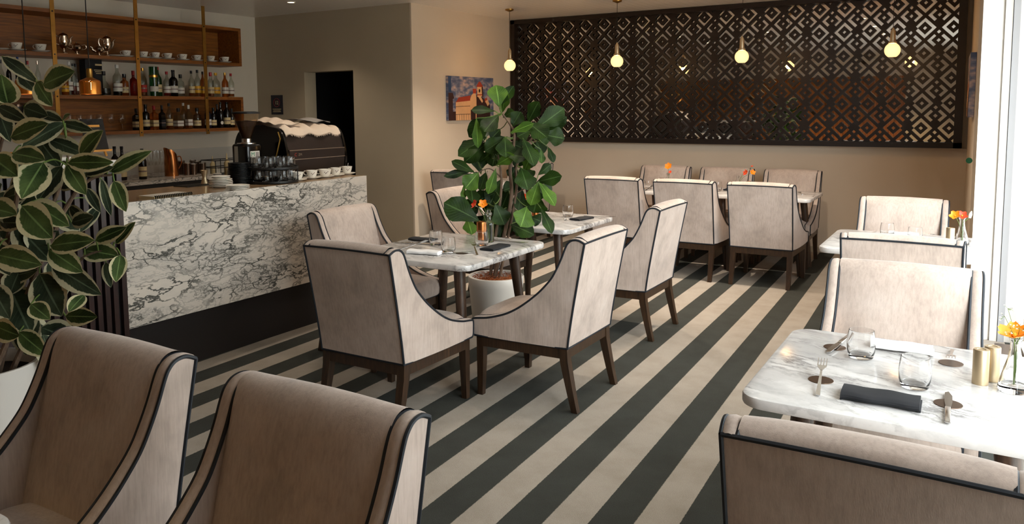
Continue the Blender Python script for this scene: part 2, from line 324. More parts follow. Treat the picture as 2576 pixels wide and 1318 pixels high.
# ---------------------------------------------------------------- mesh helpers
class MB:
    """collects shapes into one mesh; mat() picks the slot for what follows"""
    def __init__(s): s.v = []; s.f = []; s.mi = []; s.sm = []; s.mats = []; s.cur = 0; s.uv = {}; s.smooth = True
    def mat(s, m):
        if m not in s.mats: s.mats.append(m)
        s.cur = s.mats.index(m); return s
    def add(s, vs, fs, smooth=None, uvs=None):
        o = len(s.v); s.v += [tuple(p) for p in vs]
        for k, f in enumerate(fs):
            if uvs: s.uv[len(s.f)] = [uvs[i] for i in f]
            s.f.append(tuple(i+o for i in f)); s.mi.append(s.cur); s.sm.append(s.smooth if smooth is None else smooth)
        return s
    def box(s, c, d, rot=None, bev=0):
        hx, hy, hz = d[0]/2, d[1]/2, d[2]/2
        if bev:
            bm = bmesh.new(); bmesh.ops.create_cube(bm, size=1)
            bmesh.ops.scale(bm, vec=d, verts=bm.verts)
            bmesh.ops.bevel(bm, geom=bm.edges[:]+bm.verts[:], offset=min(bev, min(d)/2.01), segments=3, affect='EDGES', profile=.5)
            vs = [v.co.copy() for v in bm.verts]; fs = [[q.index for q in f.verts] for f in bm.faces]; bm.free()
            sm = True
        else:
            vs = [Vector((x, y, z)) for x in (-hx, hx) for y in (-hy, hy) for z in (-hz, hz)]
            fs = [(0, 1, 3, 2), (4, 6, 7, 5), (0, 4, 5, 1), (2, 3, 7, 6), (0, 2, 6, 4), (1, 5, 7, 3)]; sm = False
        if rot is not None: vs = [rot @ v for v in vs]
        c = Vector(c); return s.add([v+c for v in vs], fs, sm)
    def span(s, a, b, bev=0):
        return s.box([(p+q)/2 for p, q in zip(a, b)], [abs(q-p) for p, q in zip(a, b)], None, bev)
    def lathe(s, prof, seg=24, c=(0, 0, 0), rot=None, cap=True):
        vs = []; fs = []; n = len(prof)
        for k in range(seg):
            a = 2*math.pi*k/seg
            for r, z in prof: vs.append(Vector((r*math.cos(a), r*math.sin(a), z)))
        for k in range(seg):
            k2 = (k+1) % seg
            for i in range(n-1):
                fs.append((k*n+i, k2*n+i, k2*n+i+1, k*n+i+1))
        if cap:
            if prof[0][0] > 1e-5: fs.append([k*n for k in range(seg)][::-1])
            if prof[-1][0] > 1e-5: fs.append([k*n+n-1 for k in range(seg)])
        if rot is not None: vs = [rot @ v for v in vs]
        c = Vector(c); return s.add([v+c for v in vs], fs)
    def tube(s, pts, r, seg=6, closed=False):
        pts = [Vector(p) for p in pts]; n = len(pts)
        rs = r if isinstance(r, (list, tuple)) else [r]*n
        vs = []; fs = []; nrm = None
        for i, p in enumerate(pts):
            if closed: t = (pts[(i+1) % n]-pts[i-1])
            else: t = pts[min(i+1, n-1)]-pts[max(i-1, 0)]
            t = t.normalized() if t.length > 1e-9 else Vector((0, 0, 1))
            if nrm is None: nrm = t.orthogonal().normalized()
            else:
                nrm = nrm-t*nrm.dot(t); nrm = nrm.normalized() if nrm.length > 1e-6 else t.orthogonal().normalized()
            b = t.cross(nrm)
            for k in range(seg):
                a = 2*math.pi*k/seg; vs.append(p+(nrm*math.cos(a)+b*math.sin(a))*rs[i])
        m = n if closed else n-1
        for i in range(m):
            j = (i+1) % n
            for k in range(seg):
                k2 = (k+1) % seg; fs.append((i*seg+k, i*seg+k2, j*seg+k2, j*seg+k))
        if not closed: fs.append(list(range(seg))[::-1]); fs.append([(n-1)*seg+k for k in range(seg)])
        return s.add(vs, fs)
    def prism(s, out, a0, a1, axis='z', smooth=False):
        """out: 2D outline; extruded along axis from a0 to a1"""
        def P(u, v, w): return {'z': (u, v, w), 'y': (u, w, v), 'x': (w, u, v)}[axis]
        n = len(out); vs = [P(u, v, a0) for u, v in out]+[P(u, v, a1) for u, v in out]
        s.add(vs, [tuple(range(n))[::-1], tuple(range(n, 2*n))], False)
        o = [vs[i] for i in range(2*n)]
        return s.add(o, [(i, (i+1) % n, n+(i+1) % n, n+i) for i in range(n)], smooth)
    def grid(s, rows, smooth=True, uvs=None, closed=False):
        n = len(rows[0]); vs = [p for r in rows for p in r]; fs = []
        for i in range(len(rows)-1):
            for j in range(n if closed else n-1):
                j2 = (j+1) % n
                fs.append((i*n+j, i*n+j2, (i+1)*n+j2, (i+1)*n+j))
        return s.add(vs, fs, smooth, uvs)
    def mesh(s, name):
        me = bpy.data.meshes.new(name); me.from_pydata(s.v, [], s.f); me.update()
        for m in s.mats: me.materials.append(M[m])
        me.polygons.foreach_set('material_index', s.mi); me.polygons.foreach_set('use_smooth', s.sm)
        if s.uv:
            l = me.uv_layers.new(name='UVMap')
            for fi, uu in s.uv.items():
                for li, u in zip(me.polygons[fi].loop_indices, uu): l.data[li].uv = u
        bm = bmesh.new(); bm.from_mesh(me)
        if not s.uv: bmesh.ops.remove_doubles(bm, verts=bm.verts, dist=1e-6)
        bmesh.ops.recalc_face_normals(bm, faces=bm.faces); bm.to_mesh(me); bm.free()
        try: me.set_sharp_from_angle(angle=R_(38))
        except Exception: pass
        return me
    def obj(s, name, parent=None, label=None):
        o = bpy.data.objects.new(name, s.mesh(name)); C.objects.link(o)
        if parent is not None: o.parent = parent
        if label: o['label'] = label
        return o
def thing(name, label, cat, loc=(0, 0, 0), rz=0, group=None):
    o = bpy.data.objects.new(name, None); C.objects.link(o); o.empty_display_size = .1
    o.location = loc; o.rotation_euler = (0, 0, rz); o['label'] = label; o['category'] = cat
    if group: o['group'] = group
    return o
def tag(o, label, cat, group=None, loc=None):
    o['label'] = label; o['category'] = cat
    if group: o['group'] = group
    if loc is not None: o.location = loc
    return o
def struct(mb, name):
    o = mb.obj(name); o['kind'] = 'structure'; return o
def dup(root, loc=None, rz=None, label=None, group=None):
    r = root.copy(); C.objects.link(r)
    if loc is not None: r.location = loc
    if rz is not None: r.rotation_euler = (0, 0, rz)
    if label: r['label'] = label
    if group: r['group'] = group
    for ch in list(root.children):
        c = ch.copy(); C.objects.link(c); c.parent = r
        for g in list(ch.children):
            d = g.copy(); C.objects.link(d); d.parent = c
    return r
def smooth_curve(pts, k=5):
    """Catmull-Rom through pts"""
    P = [Vector(p) for p in pts]; out = []
    for i in range(len(P)-1):
        a, b, c, d = P[max(i-1, 0)], P[i], P[i+1], P[min(i+2, len(P)-1)]
        for j in range(k):
            t = j/k
            out.append(.5*((2*b)+(c-a)*t+(2*a-5*b+4*c-d)*t*t+(3*b-a-3*c+d)*t**3))
    out.append(P[-1]); return out
def rrect(hx, hy, r, n=6):
    o = []
    for cx, cy, a0 in ((hx-r, hy-r, 0), (-hx+r, hy-r, 90), (-hx+r, -hy+r, 180), (hx-r, -hy+r, 270)):
        for k in range(n+1):
            a = R_(a0+90*k/n); o.append((cx+r*math.cos(a), cy+r*math.sin(a)))
    return o
def slab(mb, hx, hy, r, z0, z1, e=.008, n=8):
    rows = []
    for off, z in ((e, z0), (e*.3, z0+e*.3), (0, z0+e), (0, z1-e), (e*.3, z1-e*.3), (e, z1)):
        rows.append([Vector((x, y, z)) for x, y in rrect(hx-off, hy-off, r-off, n)])
    mb.grid(rows, True, closed=True)
    mb.add(rows[0], [tuple(range(len(rows[0])))[::-1]], False); mb.add(rows[-1], [tuple(range(len(rows[-1])))], False)
    return mb
def text_mesh(mb, txt, size, mtx, depth=.0004):
    cu = bpy.data.curves.new('lettering', 'FONT'); cu.body = txt; cu.size = size; cu.extrude = depth
    cu.align_x = 'CENTER'; cu.align_y = 'CENTER'; cu.resolution_u = 3
    o = bpy.data.objects.new('lettering', cu); C.objects.link(o)
    me = bpy.data.meshes.new_from_object(o); bpy.data.objects.remove(o)
    mb.add([mtx @ v.co for v in me.vertices], [tuple(p.vertices) for p in me.polygons], False)
    bpy.data.meshes.remove(me)

# ---------------------------------------------------------------- the room
ZC = 2.77
def WX(y): return .245+.061*(6.7-y)           # the window line
struct(MB().mat('carpet').add([(-8.1, -3.2, 0), (.9, -3.2, 0), (.9, 9.4, 0), (-8.1, 9.4, 0), (-8.1, -3.2, -.04), (.9, -3.2, -.04), (.9, 9.4, -.04), (-8.1, 9.4, -.04)],
       [(0, 1, 2, 3), (7, 6, 5, 4), (0, 4, 5, 1), (1, 5, 6, 2), (2, 6, 7, 3), (3, 7, 4, 0)], False), 'floor')
struct(MB().mat('ceiling').span((-8.1, -3.2, ZC), (.9, 9.4, ZC+.1)), 'ceiling')
struct(MB().mat('wall').span((-5.42, 9.1, -.02), (.3, 9.3, 1.175)).span((-5.42, 9.14, 1.14), (.3, 9.3, ZC+.02)), 'wall_far')
struct(MB().mat('wall').span((-5.6, 7.11, -.02), (-5.4401, 9.3, ZC+.02)).span((-5.44, 6.92, -.02), (-5.42, 9.3, ZC+.02)), 'wall_painting')
# wall with the dark doorway
struct(MB().mat('shade_wall_baseboard').span((-8.05, 6.92, -.02), (-7.07, 7.11, ZC+.02)).span((-6.285, 6.92, -.02), (-5.4401, 7.11, ZC+.02))
       .span((-7.07, 6.92, 2.065), (-6.285, 7.11, ZC+.02)), 'wall_bar_end')
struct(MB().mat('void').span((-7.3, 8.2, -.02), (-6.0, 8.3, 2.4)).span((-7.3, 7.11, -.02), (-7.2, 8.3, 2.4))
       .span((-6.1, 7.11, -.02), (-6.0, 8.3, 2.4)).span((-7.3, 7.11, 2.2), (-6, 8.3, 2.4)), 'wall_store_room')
struct(MB().mat('wall_light').span((-8.05, -3.1, -.02), (-7.9, 6.92, ZC+.02)), 'wall_left')
struct(MB().mat('tile').span((-7.9, 2.0, .92), (-7.885, 6.9, 1.17)), 'trim_2')
struct(MB().mat('wall').span((-8.05, -3.15, -.02), (.9, -3.0, ZC+.02)), 'wall_back')
# timber panelling on the wall behind the photographer, seen only in the mirror
mb = MB().mat('panel')
for k in range(54): mb.span((-7.8+k*.115, -3.0, .02), (-7.8+k*.115+.105, -2.94, 2.35))  # left part of the run extended to bounce amber light
struct(mb, 'trim_1')
# right wall: solid behind the camera, glazing, pier, short far piece
def wline(y0, y1, x0, x1, z0, z1, mb, off=0):
    """box that follows the window line; x0,x1 measured from it"""
    a, b = WX(y0), WX(y1)
    o = [(a+x0, y0), (a+x1, y0), (b+x1, y1), (b+x0, y1)]
    return mb.prism(o, z0, z1)
struct(wline(-3.1, 1.25, 0, .2, -.02, ZC+.02, MB().mat('wall_light')), 'wall_right')
mb = MB().mat('wall'); mb.prism([(-.045, 6.9), (.3, 6.9), (.3, 9.2), (-.115, 9.12)], -.02, ZC+.02)
struct(mb, 'wall_right_far')
struct(MB().mat('white').prism([(-.02, 6.13), (.107, 6.2), (.30, 6.22), (.30, 6.9), (-.02, 6.9)], -.02, ZC+.02), 'wall_pier')
mb = MB().mat('white')
mb.prism([(.107, 6.175), (.150, 6.175), (.150, 6.21), (.107, 6.21)], -.02, ZC)        # jamb by the pier
mb.mat('black').prism([(.1501, 6.172), (.1535, 6.172), (.1535, 6.19), (.1501, 6.19)], -.02, ZC)
mb.mat('frame_grey').prism([(.1536, 6.17), (.192, 6.17), (.192, 6.21), (.1536, 6.21)], -.02, ZC)
mb.mat('white').prism([(.1921, 6.18), (.30, 6.18), (.30, 6.21), (.1921, 6.21)], -.02, ZC)
struct(mb, 'trim_3')
fr = MB().mat('white')
wline(1.25, 6.08, -.02, .06, 0, .07, fr); wline(1.25, 6.08, -.02, .06, 2.58, ZC+.02, fr)
for y in (1.25, 2.85, 4.45): wline(y, y+.07, -.02, .06, 0, 2.6, fr)
wline(5.98, 6.08, .012, .07, 0, 2.6, fr)
fw = struct(fr, 'window_1')
g = wline(1.25, 6.06, .018, .024, .06, 2.6, MB().mat('pane')).obj('pane', fw)
mb = MB().mat('bronze')
wline(1.2, 5.9, -.16, -.03, .0, .06, mb)
struct(mb, 'baseboard_right')
struct(MB().mat('shade_wall_baseboard').span((-5.42, 9.085, 0), (-.12, 9.1, .06)), 'baseboard_far')
struct(MB().mat('paving').span((.3, -12, -.14), (30, 30, -.05)), 'floor_outside')
mb = MB().mat('render').span((9, -12, -.05), (9.3, 30, 3.0))
struct(mb, 'wall_across_street')
# portal over the glazing keeps the daylight clean (a sampling aid on a real opening)
pl = bpy.data.lights.new('window_portal', 'AREA'); pl.shape = 'RECTANGLE'; pl.size = 5.3; pl.size_y = 2.6; pl.cycles.is_portal = True
po = bpy.data.objects.new('window_portal', pl); C.objects.link(po)
po.location = (WX(3.5)+.12, 3.5, 1.32)
ang = math.atan(.061)
po.matrix_world = Matrix.Translation(po.location) @ Matrix.Rotation(ang, 4, 'Z') @ Matrix.Rotation(R_(90), 4, 'Y') @ Matrix.Rotation(R_(90), 4, 'Z')

# ---------------------------------------------------------------- fretwork screen and mirror
X0, X1, Z0, Z1 = -5.40, -.16, 1.18, 2.765
mt = thing('fretwork_screen', 'dark brown geometric fretwork screen filling the upper far wall', 'screen', (0, 9.0, 0))
mb = MB().mat('lattice')
for a, b in (((X0, 0, Z0), (X1, .113, Z0+.055)), ((X0, 0, Z1-.05), (X1, .113, Z1)), ((X0, 0, Z0), (X0+.06, .113, Z1)), ((X1-.075, 0, Z0), (X1, .113, Z1))):
    mb.span(a, b)
mb.obj('frame', mt)
mb = MB().mat('lattice'); mb.smooth = False
U = .03; q2 = math.sqrt(.5)
xo, zo = X1-.12, Z0+.05                      # origin of the turned grid
def clip(poly, ax, lim, keep_gt):
    out = []
    for i in range(len(poly)):
        p, q = poly[i], poly[(i+1) % len(poly)]
        ip = (p[ax] > lim) == keep_gt; iq = (q[ax] > lim) == keep_gt
        if ip: out.append(p)
        if ip != iq:
            t = (lim-p[ax])/(q[ax]-p[ax]); out.append(tuple(p[k]+t*(q[k]-p[k]) for k in (0, 1)))
    return out
def solid(i, j):
    a, b = i % 6, j % 6; ci, cj = i//6, j//6
    if a == 0 or b == 0: return True
    h = (ci*7+cj*13+ci*cj*5) % 4
    if (ci+cj) % 2:     # left and right chevrons
        if (a, b) == (3, 3): return False
        if (a, b) == (5, 5): return False
        if a == 1 and b >= (3 if h == 1 else 2): return False
        if b == 5 and a <= (4 if h == 0 else 3): return False
        if b == 1 and a >= (2 if h == 2 else 3): return False
        if a == 5 and b <= 3: return False
        return True
    if (a, b) == (3, 3): return False
    if b == 5 and a >= (1 if h == 0 else 2): return False
    if a == 5 and b >= (2 if h != 1 else 1): return False
    if b == 1 and a <= (4 if h != 2 else 5): return False
    if a == 1 and b <= 4 and b < 5: return False
    return True
def w2(i, j): return (xo+(i-j)*U*q2, zo+(i+j)*U*q2)
IMAX = 150
for j in range(-20, 260):
    i = -260
    while i < 120:
        x, z = w2(i, j)
        if not solid(i, j) or x < X0-.05 or x > X1+.05 or z < Z0-.08 or z > Z1+.05: i += 1; continue
        k = i
        while k < 120 and solid(k, j) and w2(k, j)[0] <= X1+.05 and w2(k, j)[1] <= Z1+.05: k += 1
        poly = [w2(i-.0, j-.0), w2(k, j), w2(k, j+1), w2(i, j+1)]
        for ax, lim, gt in ((0, X0+.03, True), (0, X1-.03, False), (1, Z0+.03, True), (1, Z1-.03, False)):
            if len(poly) > 2: poly = clip(poly, ax, lim, gt)
        if len(poly) > 2: mb.prism(poly, .084, .099, 'y')
        i = k
mb.obj('fretwork', mt)
MB().mat('mirror').span((X0+.03, .114, Z0+.02), (X1-.03, .120, Z1-.02)).obj('mirror_panel', mt, 'large wall mirror behind the dark fretwork')

# ---------------------------------------------------------------- pendants by the screen
def pendant(loc_xy, zglobe, label, first=[None]):
    if first[0] is None:
        t = thing('globe_pendant', label, 'pendant lamp', (*loc_xy, zglobe), 0, 'globe pendants in front of the fretwork screen')
        MB().mat('oldbrass').lathe([(.0, ZC-zglobe), (.05, ZC-zglobe), (.05, ZC-zglobe-.015), (.01, ZC-zglobe-.03), (0, ZC-zglobe-.03)], 20).obj('ceiling_rose', t)
        MB().mat('cord').tube([(0, 0, .17), (0, 0, ZC-zglobe-.02)], .0028, 6).obj('cord', t)
        MB().mat('brass').lathe([(.004, .205), (.012, .19), (.022, .17), (.024, .10), (.024, .085), (.034, .08), (.036, .064), (.03, .062)], 20).obj('cap', t)
        pr = [(.030, .066)]+[(.069*math.cos(R_(a)), .069*math.sin(R_(a))) for a in range(62, -60, -8)]+[(.036, -.060), (0, -.060)]
        MB().mat('opal').lathe(pr, 28).obj('globe', t, 'glowing warm opal globe')
        first[0] = t
    else: t = dup(first[0], (*loc_xy, zglobe), None, label)
    l = bpy.data.lights.new('globe_lamp', 'POINT'); l.energy = 14; l.color = (1, .60, .26); l.shadow_soft_size = .03
    lo = bpy.data.objects.new('globe_lamp', l); C.objects.link(lo); lo.location = (*loc_xy, zglobe); return t
pendant((-4.81, 8.0), 2.114, 'leftmost globe pendant, glowing beside the painting wall')
pendant((-3.445, 8.0), 2.114, 'second globe pendant from the left, above the fig plant side of the screen')
pendant((-2.093, 8.0), 2.11, 'third globe pendant from the left, before the middle of the screen')
pendant((-.727, 8.0), 2.114, 'rightmost and largest-looking globe pendant, nearest the window')
# downlights
def downlight(x, y, label, first=[None]):
    if first[0] is None:
        t = thing('downlight', label, 'ceiling light', (x, y, ZC), 0, 'round recessed downlights over the bar')
        MB().mat('white').lathe([(.036, .0), (.036, -.006), (.05, -.006), (.052, 0)], 28, cap=False).obj('trim_ring', t)
        MB().mat('downlight').lathe([(0, -.003), (.036, -.003)], 28, cap=False).obj('lens', t)
        first[0] = t
    else: t = dup(first[0], (x, y, ZC), None, label)
    l = bpy.data.lights.new('downlight_lamp', 'SPOT'); l.energy = 190 if y < 0 else 34 if y < 6.5 else 165; l.color = (1, .68, .25) if y < 0 else (1, .86, .70); l.spot_size = R_(110); l.spot_blend = .8; l.shadow_soft_size = .04
    lo = bpy.data.objects.new('downlight_lamp', l); C.objects.link(lo); lo.location = (x, y, ZC-.03)
    return t
downlight(-6.457, 6.16, 'round recessed downlight in the ceiling above the coffee machine')
for x in (-4.3, -2.9, -1.4):
    for y in (4.2, 5.6, 6.8):
        downlight(x, y, 'added out-of-frame downlight over the dining area for warm fill light')['group'] = 'added fill downlights over the dining area'  # added out of frame for warm interior light
for x in (-3.6, -1.6): downlight(x, -1.4, 'added amber fill downlight behind the photographer, out of the frame')['group'] = 'added amber fill downlights behind the photographer'  # amber fill added to warm the foreground chairs

# ---------------------------------------------------------------- chair
PROF = [(.285, .345), (.296, .36), (.298, .40), (.297, .428), (.285, .441), (.198, .455), (.106, .482), (.05, .506), (-.005, .538), (-.06, .578), (-.114, .623),
        (-.156, .665), (-.198, .714), (-.229, .767), (-.257, .825), (-.278, .878), (-.294, .908), (-.318, .926), (-.352, .928), (-.386, .912)]
def ry(z): t = max(0, min(1, (z-.345)/.567)); return -.285-.101*t**1.15
def make_chair():
    t = thing('dining_chair', 'chair', 'chair')
    pc = [(p[1], p[2]) for p in smooth_curve([(0, a, b) for a, b in PROF], 4)]
    XO, XI = .300, .247
    for s in (-1, 1):
        mb = MB().mat('fabric'); rows = []; nn = 5
        def xo(y, z):
            yr = ry(z); return s*(.275+.006*(z-.345)/.567+.022*min(1, max(0, (y-yr)/.30))**.8)
        outer = [[Vector((xo(y+(ry(z)-y)*k/nn, z), y+(ry(z)-y)*k/nn, z+(min(z, .912)-z)*k/nn)) for k in range(nn+1)] for y, z in pc]
        mb.grid(outer)
        strip = []
        for i, (y, z) in enumerate(pc):
            a = outer[i][0]; b = Vector((s*XI, y, z))
            y2, z2 = pc[min(i+1, len(pc)-1)]; y1, z1 = pc[max(i-1, 0)]
            d = Vector((0, z2-z1, -(y2-y1))); d = d.normalized() if d.length > 0 else Vector((0, 0, 1))
            if d.y < 0 and d.z < 0: d = -d
            strip.append([a, a.lerp(b, .15)+d*.005, a.lerp(b, .5)+d*.008, a.lerp(b, .85)+d*.005, b])
        mb.grid(strip)
        inner = [[Vector((s*XI, y+(ry(z)+.03-y)*k/2, z)) for k in range(3)] for y, z in pc[:-6]]
        mb.grid(inner)
        mb.obj('side_wing', t)
    # outer back panel
    rows = []
    for k in range(13):
        z = .345+.567*k/12; w = .275+.006*k/12
        rows.append([Vector((x*w, ry(z)-.008*(1-x*x)*math.sin(math.pi*min(.97, max(.03, k/12))), z+(.004*(1-x*x) if k == 12 else 0))) for x in [i/4-1 for i in range(9)]])
    MB().mat('fabric').grid(rows).obj('back_panel', t)
    # inner back
    path = smooth_curve([(0, -.15, .40), (0, -.168, .46), (0, -.19, .55), (0, -.216, .65), (0, -.243, .75), (0, -.268, .85), (0, -.287, .905), (0, -.312, .934), (0, -.345, .940), (0, -.372, .928), (0, -.386, .912)], 3)
    rows = []
    for i, p in enumerate(path):
        f = i/(len(path)-1); b = math.sin(math.pi*min(1, f*1.02)); top = max(0, (f-.6)/.4)
        rows.append([Vector((x*.248, p.y+.020*(1-x**4)*b, p.z+.012*(1-x*x)*top*(1-max(0, f-.93)/.07))) for x in [k/5-1 for k in range(11)]])
    MB().mat('fabric').grid(rows).obj('backrest', t)
    # seat
    mb = MB().mat('fabric'); rows = []
    prof = [(.292, .347), (.305, .36), (.311, .40), (.308, .435), (.292, .456), (.262, .466), (.15, .472), (.0, .472), (-.12, .466), (-.19, .455), (-.2, .35)]
    for y, z in prof:
        rows.append([Vector((x*(.247 if abs(x) < 1 else .247), y-.006*x**4, z+(.012*(1-x**4) if z > .44 else 0)-(.012*abs(x)**8 if z > .42 else 0))) for x in [k/6-1 for k in range(13)]])
    mb.grid(rows); mb.obj('seat', t)
    # piping
    mb = MB().mat('piping'); r = .0058
    for s in (-1, 1):
        o = []
        for y, z in pc:
            yr = ry(z); o.append((s*(.275+.006*(z-.345)/.567+.022*min(1, max(0, (y-yr)/.30))**.8), y, z))
        mb.tube(o, r)
        mb.tube([(s*XI, y, z+.001) for y, z in pc], r)
        mb.tube([(s*(.275+.006*k/10), ry(.345+.567*k/10), .345+.567*k/10) for k in range(11)], r)
    mb.tube([(x*.281, -.386-.002*(1-x*x), .912+.004*(1-x*x)) for x in [k/5-1 for k in range(11)]], r)
    mb.tube([(.275, -.285, .345), (-.275, -.285, .345), (-.297, .285, .345), (.297, .285, .345)], r, closed=True)
    mb.obj('piping', t)
    # wooden base
    mb = MB().mat('leg')
    mb.span((-.268, .245, .285), (.268, .275, .345)).span((-.262, -.278, .285), (.262, -.248, .345))
    for s in (-1, 1): mb.prism([(s*.238, -.27), (s*.270, -.27), (s*.286, .27), (s*.256, .27)], .285, .345)
    mb.obj('base_rail', t)
    for s in (-1, 1):
        mb = MB().mat('leg'); rows = []
        for x, y, z, h in ((.262, .257, .340, .0225), (.264, .258, .2, .0205), (.266, .262, 0, .016)):
            rows.append([Vector((s*x+a*h, y+b*h, z)) for a, b in ((-1, -1), (1, -1), (1, 1), (-1, 1))])
        mb.grid(rows, False, closed=True); mb.add(rows[-1], [(0, 1, 2, 3)], False); mb.obj('leg', t)
        mb = MB().mat('leg'); rows = []
        for x, y, z, h in ((.250, -.258, .340, .0235), (.250, -.262, .27, .023), (.250, -.276, .2, .0215), (.251, -.298, .1, .019), (.252, -.322, 0, .017)):
            rows.append([Vector((s*x+a*h, y+b*h, z)) for a, b in ((-1, -1), (1, -1), (1, 1), (-1, 1))])
        mb.grid(rows, False, closed=True); mb.add(rows[-1], [(0, 1, 2, 3)], False); mb.obj('leg', t)
    return t
chair0 = [None]
def chair(x, y, face, label, group=None):
    """x, y: middle of the rear edge at seat-bottom height; face: direction the sitter looks (deg, 90 = +Y)"""
    rz = R_(face-90); c = Vector((x, y, 0))+Matrix.Rotation(rz, 3, 'Z') @ Vector((0, .285, 0))
    if chair0[0] is None:
        chair0[0] = make_chair(); t = chair0[0]; t.location = c; t.rotation_euler = (0, 0, rz); t['label'] = label
        if group: t['group'] = group
        return t
    return dup(chair0[0], c, rz, label, group)
GC = 'taupe velvet dining chairs with navy piping'
chair(-2.67, 2.95, 90, 'taupe dining chair with its back to us before the marble table in the centre', GC)
chair(-1.815, 3.86, 180, 'taupe dining chair in profile on the aisle side of the centre marble table', GC)
chair(-3.70, 3.99, 0, 'taupe dining chair between the centre marble table and the bar counter', GC)
chair(-1.93, 5.27, 180, 'taupe dining chair in profile on the aisle, behind the other profile chair', GC)
chair(-3.80, 5.42, 0, 'taupe dining chair behind the fig plant, facing the aisle, nearest the bar end wall corner', GC)
chair(-3.06, 7.07, 90, 'left chair of the three showing their backs at the long marble tables', GC)
chair(-2.345, 7.07, 90, 'middle chair of the three showing their backs at the long marble tables', GC)
chair(-1.65, 7.08, 90, 'right chair of the three showing their backs at the long marble tables', GC)
chair(-3.11, 8.63, 270, 'left chair of the three against the far wall under the screen', GC)
chair(-2.40, 8.63, 270, 'middle chair of the three against the far wall under the screen', GC)
chair(-1.70, 8.63, 270, 'right chair of the three against the far wall under the screen', GC)
chair(-4.93, 7.05, 90, 'chair showing its back beside the painting wall, left of the fig plant', GC)
chair(-4.86, 8.55, 270, 'chair against the far wall half hidden behind the fig plant', GC)
chair(-.165, 1.70, 90, 'foreground chair at bottom right seen from behind, cut by the frame', GC)
chair(-.255, 3.60, 270, 'chair facing us across the large marble table by the window', GC)
chair(-.33, 4.49, 90, 'chair between the two window tables showing only the top of its back', GC)
chair(-.46, 6.28, 270, 'chair facing us at the farther window table, in front of the far wall', GC)
chair(-1.32, 1.265, 270, 'foreground chair in the lower middle facing away from the bar, large in frame', GC)
chair(-2.14, 1.275, 270, 'foreground chair in the lower left corner beside the rubber plant', GC)

# ---------------------------------------------------------------- tables
def make_table(hx, hy, name='marble_table', r=.075, lx=.27, ly=.27):
    t = thing(name, 't', 'table')
    slab(MB().mat('marble'), hx, hy, r, .715, .75).obj('tabletop', t)
    MB().mat('black').span((-hx*.55, -.05, .70), (hx*.55, .05, .7149)).span((-.05, -hy*.55, .70), (.05, hy*.55, .7149)).obj('under_frame', t)
    for sx in (-1, 1):
        for sy in (-1, 1):
            tx, ty = (hx-.165)*sx, (hy-.165)*sy; fx, fy = (hx-.095)*sx, (hy-.11)*sy
            MB().mat('table_leg').tube([(tx+(fx-tx)*k/6, ty+(fy-ty)*k/6, .7149*(1-k/6)) for k in range(7)], [.036-.016*k/6 for k in range(7)], 16).obj('leg', t)
    return t
def place(t, x, y, label, group=None, rz=0):
    t.location = (x, y, 0); t.rotation_euler = (0, 0, rz); t['label'] = label
    if group: t['group'] = group
    return t
T1 = place(make_table(.435, .465), -2.80, 3.93, 'square marble-topped table in the centre with two glasses and a copper tin')
sq = make_table(.42, .42)
T2 = place(sq, -2.88, 5.28, 'marble-topped table behind the fig plant, set with one glass and a black napkin')
T3 = dup(sq, (-.41, 5.43, 0), 0, 'marble-topped table farther along the window with a small flower vase')
T0 = dup(sq, (-2.09, .39, 0), 0, 'marble tabletop corner at the bottom left edge of the frame')
T5 = dup(sq, (-4.88, 7.83, 0), 0, 'marble-topped table half hidden behind the fig plant by the painting wall')
TR = place(make_table(.425, .425), -.165, 2.70, 'large white marble table in the right foreground by the window')
lt = make_table(.349, .37, 'marble_table', .06)
place(lt, -3.08, 7.95, 'left table of the row of three under the screen', 'row of three marble tables under the screen')
dup(lt, (-2.38, 7.95, 0), 0, 'middle table of the row of three under the screen')
dup(lt, (-1.68, 7.95, 0), 0, 'right table of the row of three under the screen, its marble corner showing')

# ---------------------------------------------------------------- bar counter
t = thing('bar_counter', 'long bar counter faced in grey-veined white marble over a dark kickboard', 'counter', (-4.5, 3.7, 0))
def L(a, o=(-4.5, 3.7, 0)): return tuple(p-q for p, q in zip(a, o))
MB().mat('bar_marble').span(L((-4.225, 2.67, .342)), L((-4.2, 4.75, 1.08))).obj('front_panel', t)
MB().mat('bar_marble').span(L((-4.83, 4.725, .342)), L((-4.226, 4.75, 1.05))).obj('end_panel', t)
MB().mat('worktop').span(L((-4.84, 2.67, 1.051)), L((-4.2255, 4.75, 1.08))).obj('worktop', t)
MB().mat('kick').span(L((-4.8, 2.67, 0)), L((-4.265, 4.70, .342))).obj('kickboard', t)
MB().mat('black').span(L((-4.8, 2.68, .342)), L((-4.23, 4.72, 1.049))).obj('carcass', t)
t = thing('slatted_cabinet', 'tall dark vertically slatted cabinet with a pale marble top behind the rubber plant', 'cabinet', (-4.5, 2.0, 0))
mb = MB().mat('dark_slat'); y = 1.0
while y < 2.62: mb.span(L((-4.22, y, .02), (-4.5, 2, 0)), L((-4.19, y+.028, 1.30), (-4.5, 2, 0))); y += .048
mb.span((.28, .638, .02), (.31, .668, 1.30)); mb.obj('slats', t)
MB().mat('black').span((-.35, -1.0, 0), (.279, .668, 1.30)).obj('carcass', t)
MB().mat('bar_marble').span((-.38, -1.02, 1.30), (.315, .672, 1.33)).obj('marble_top', t)
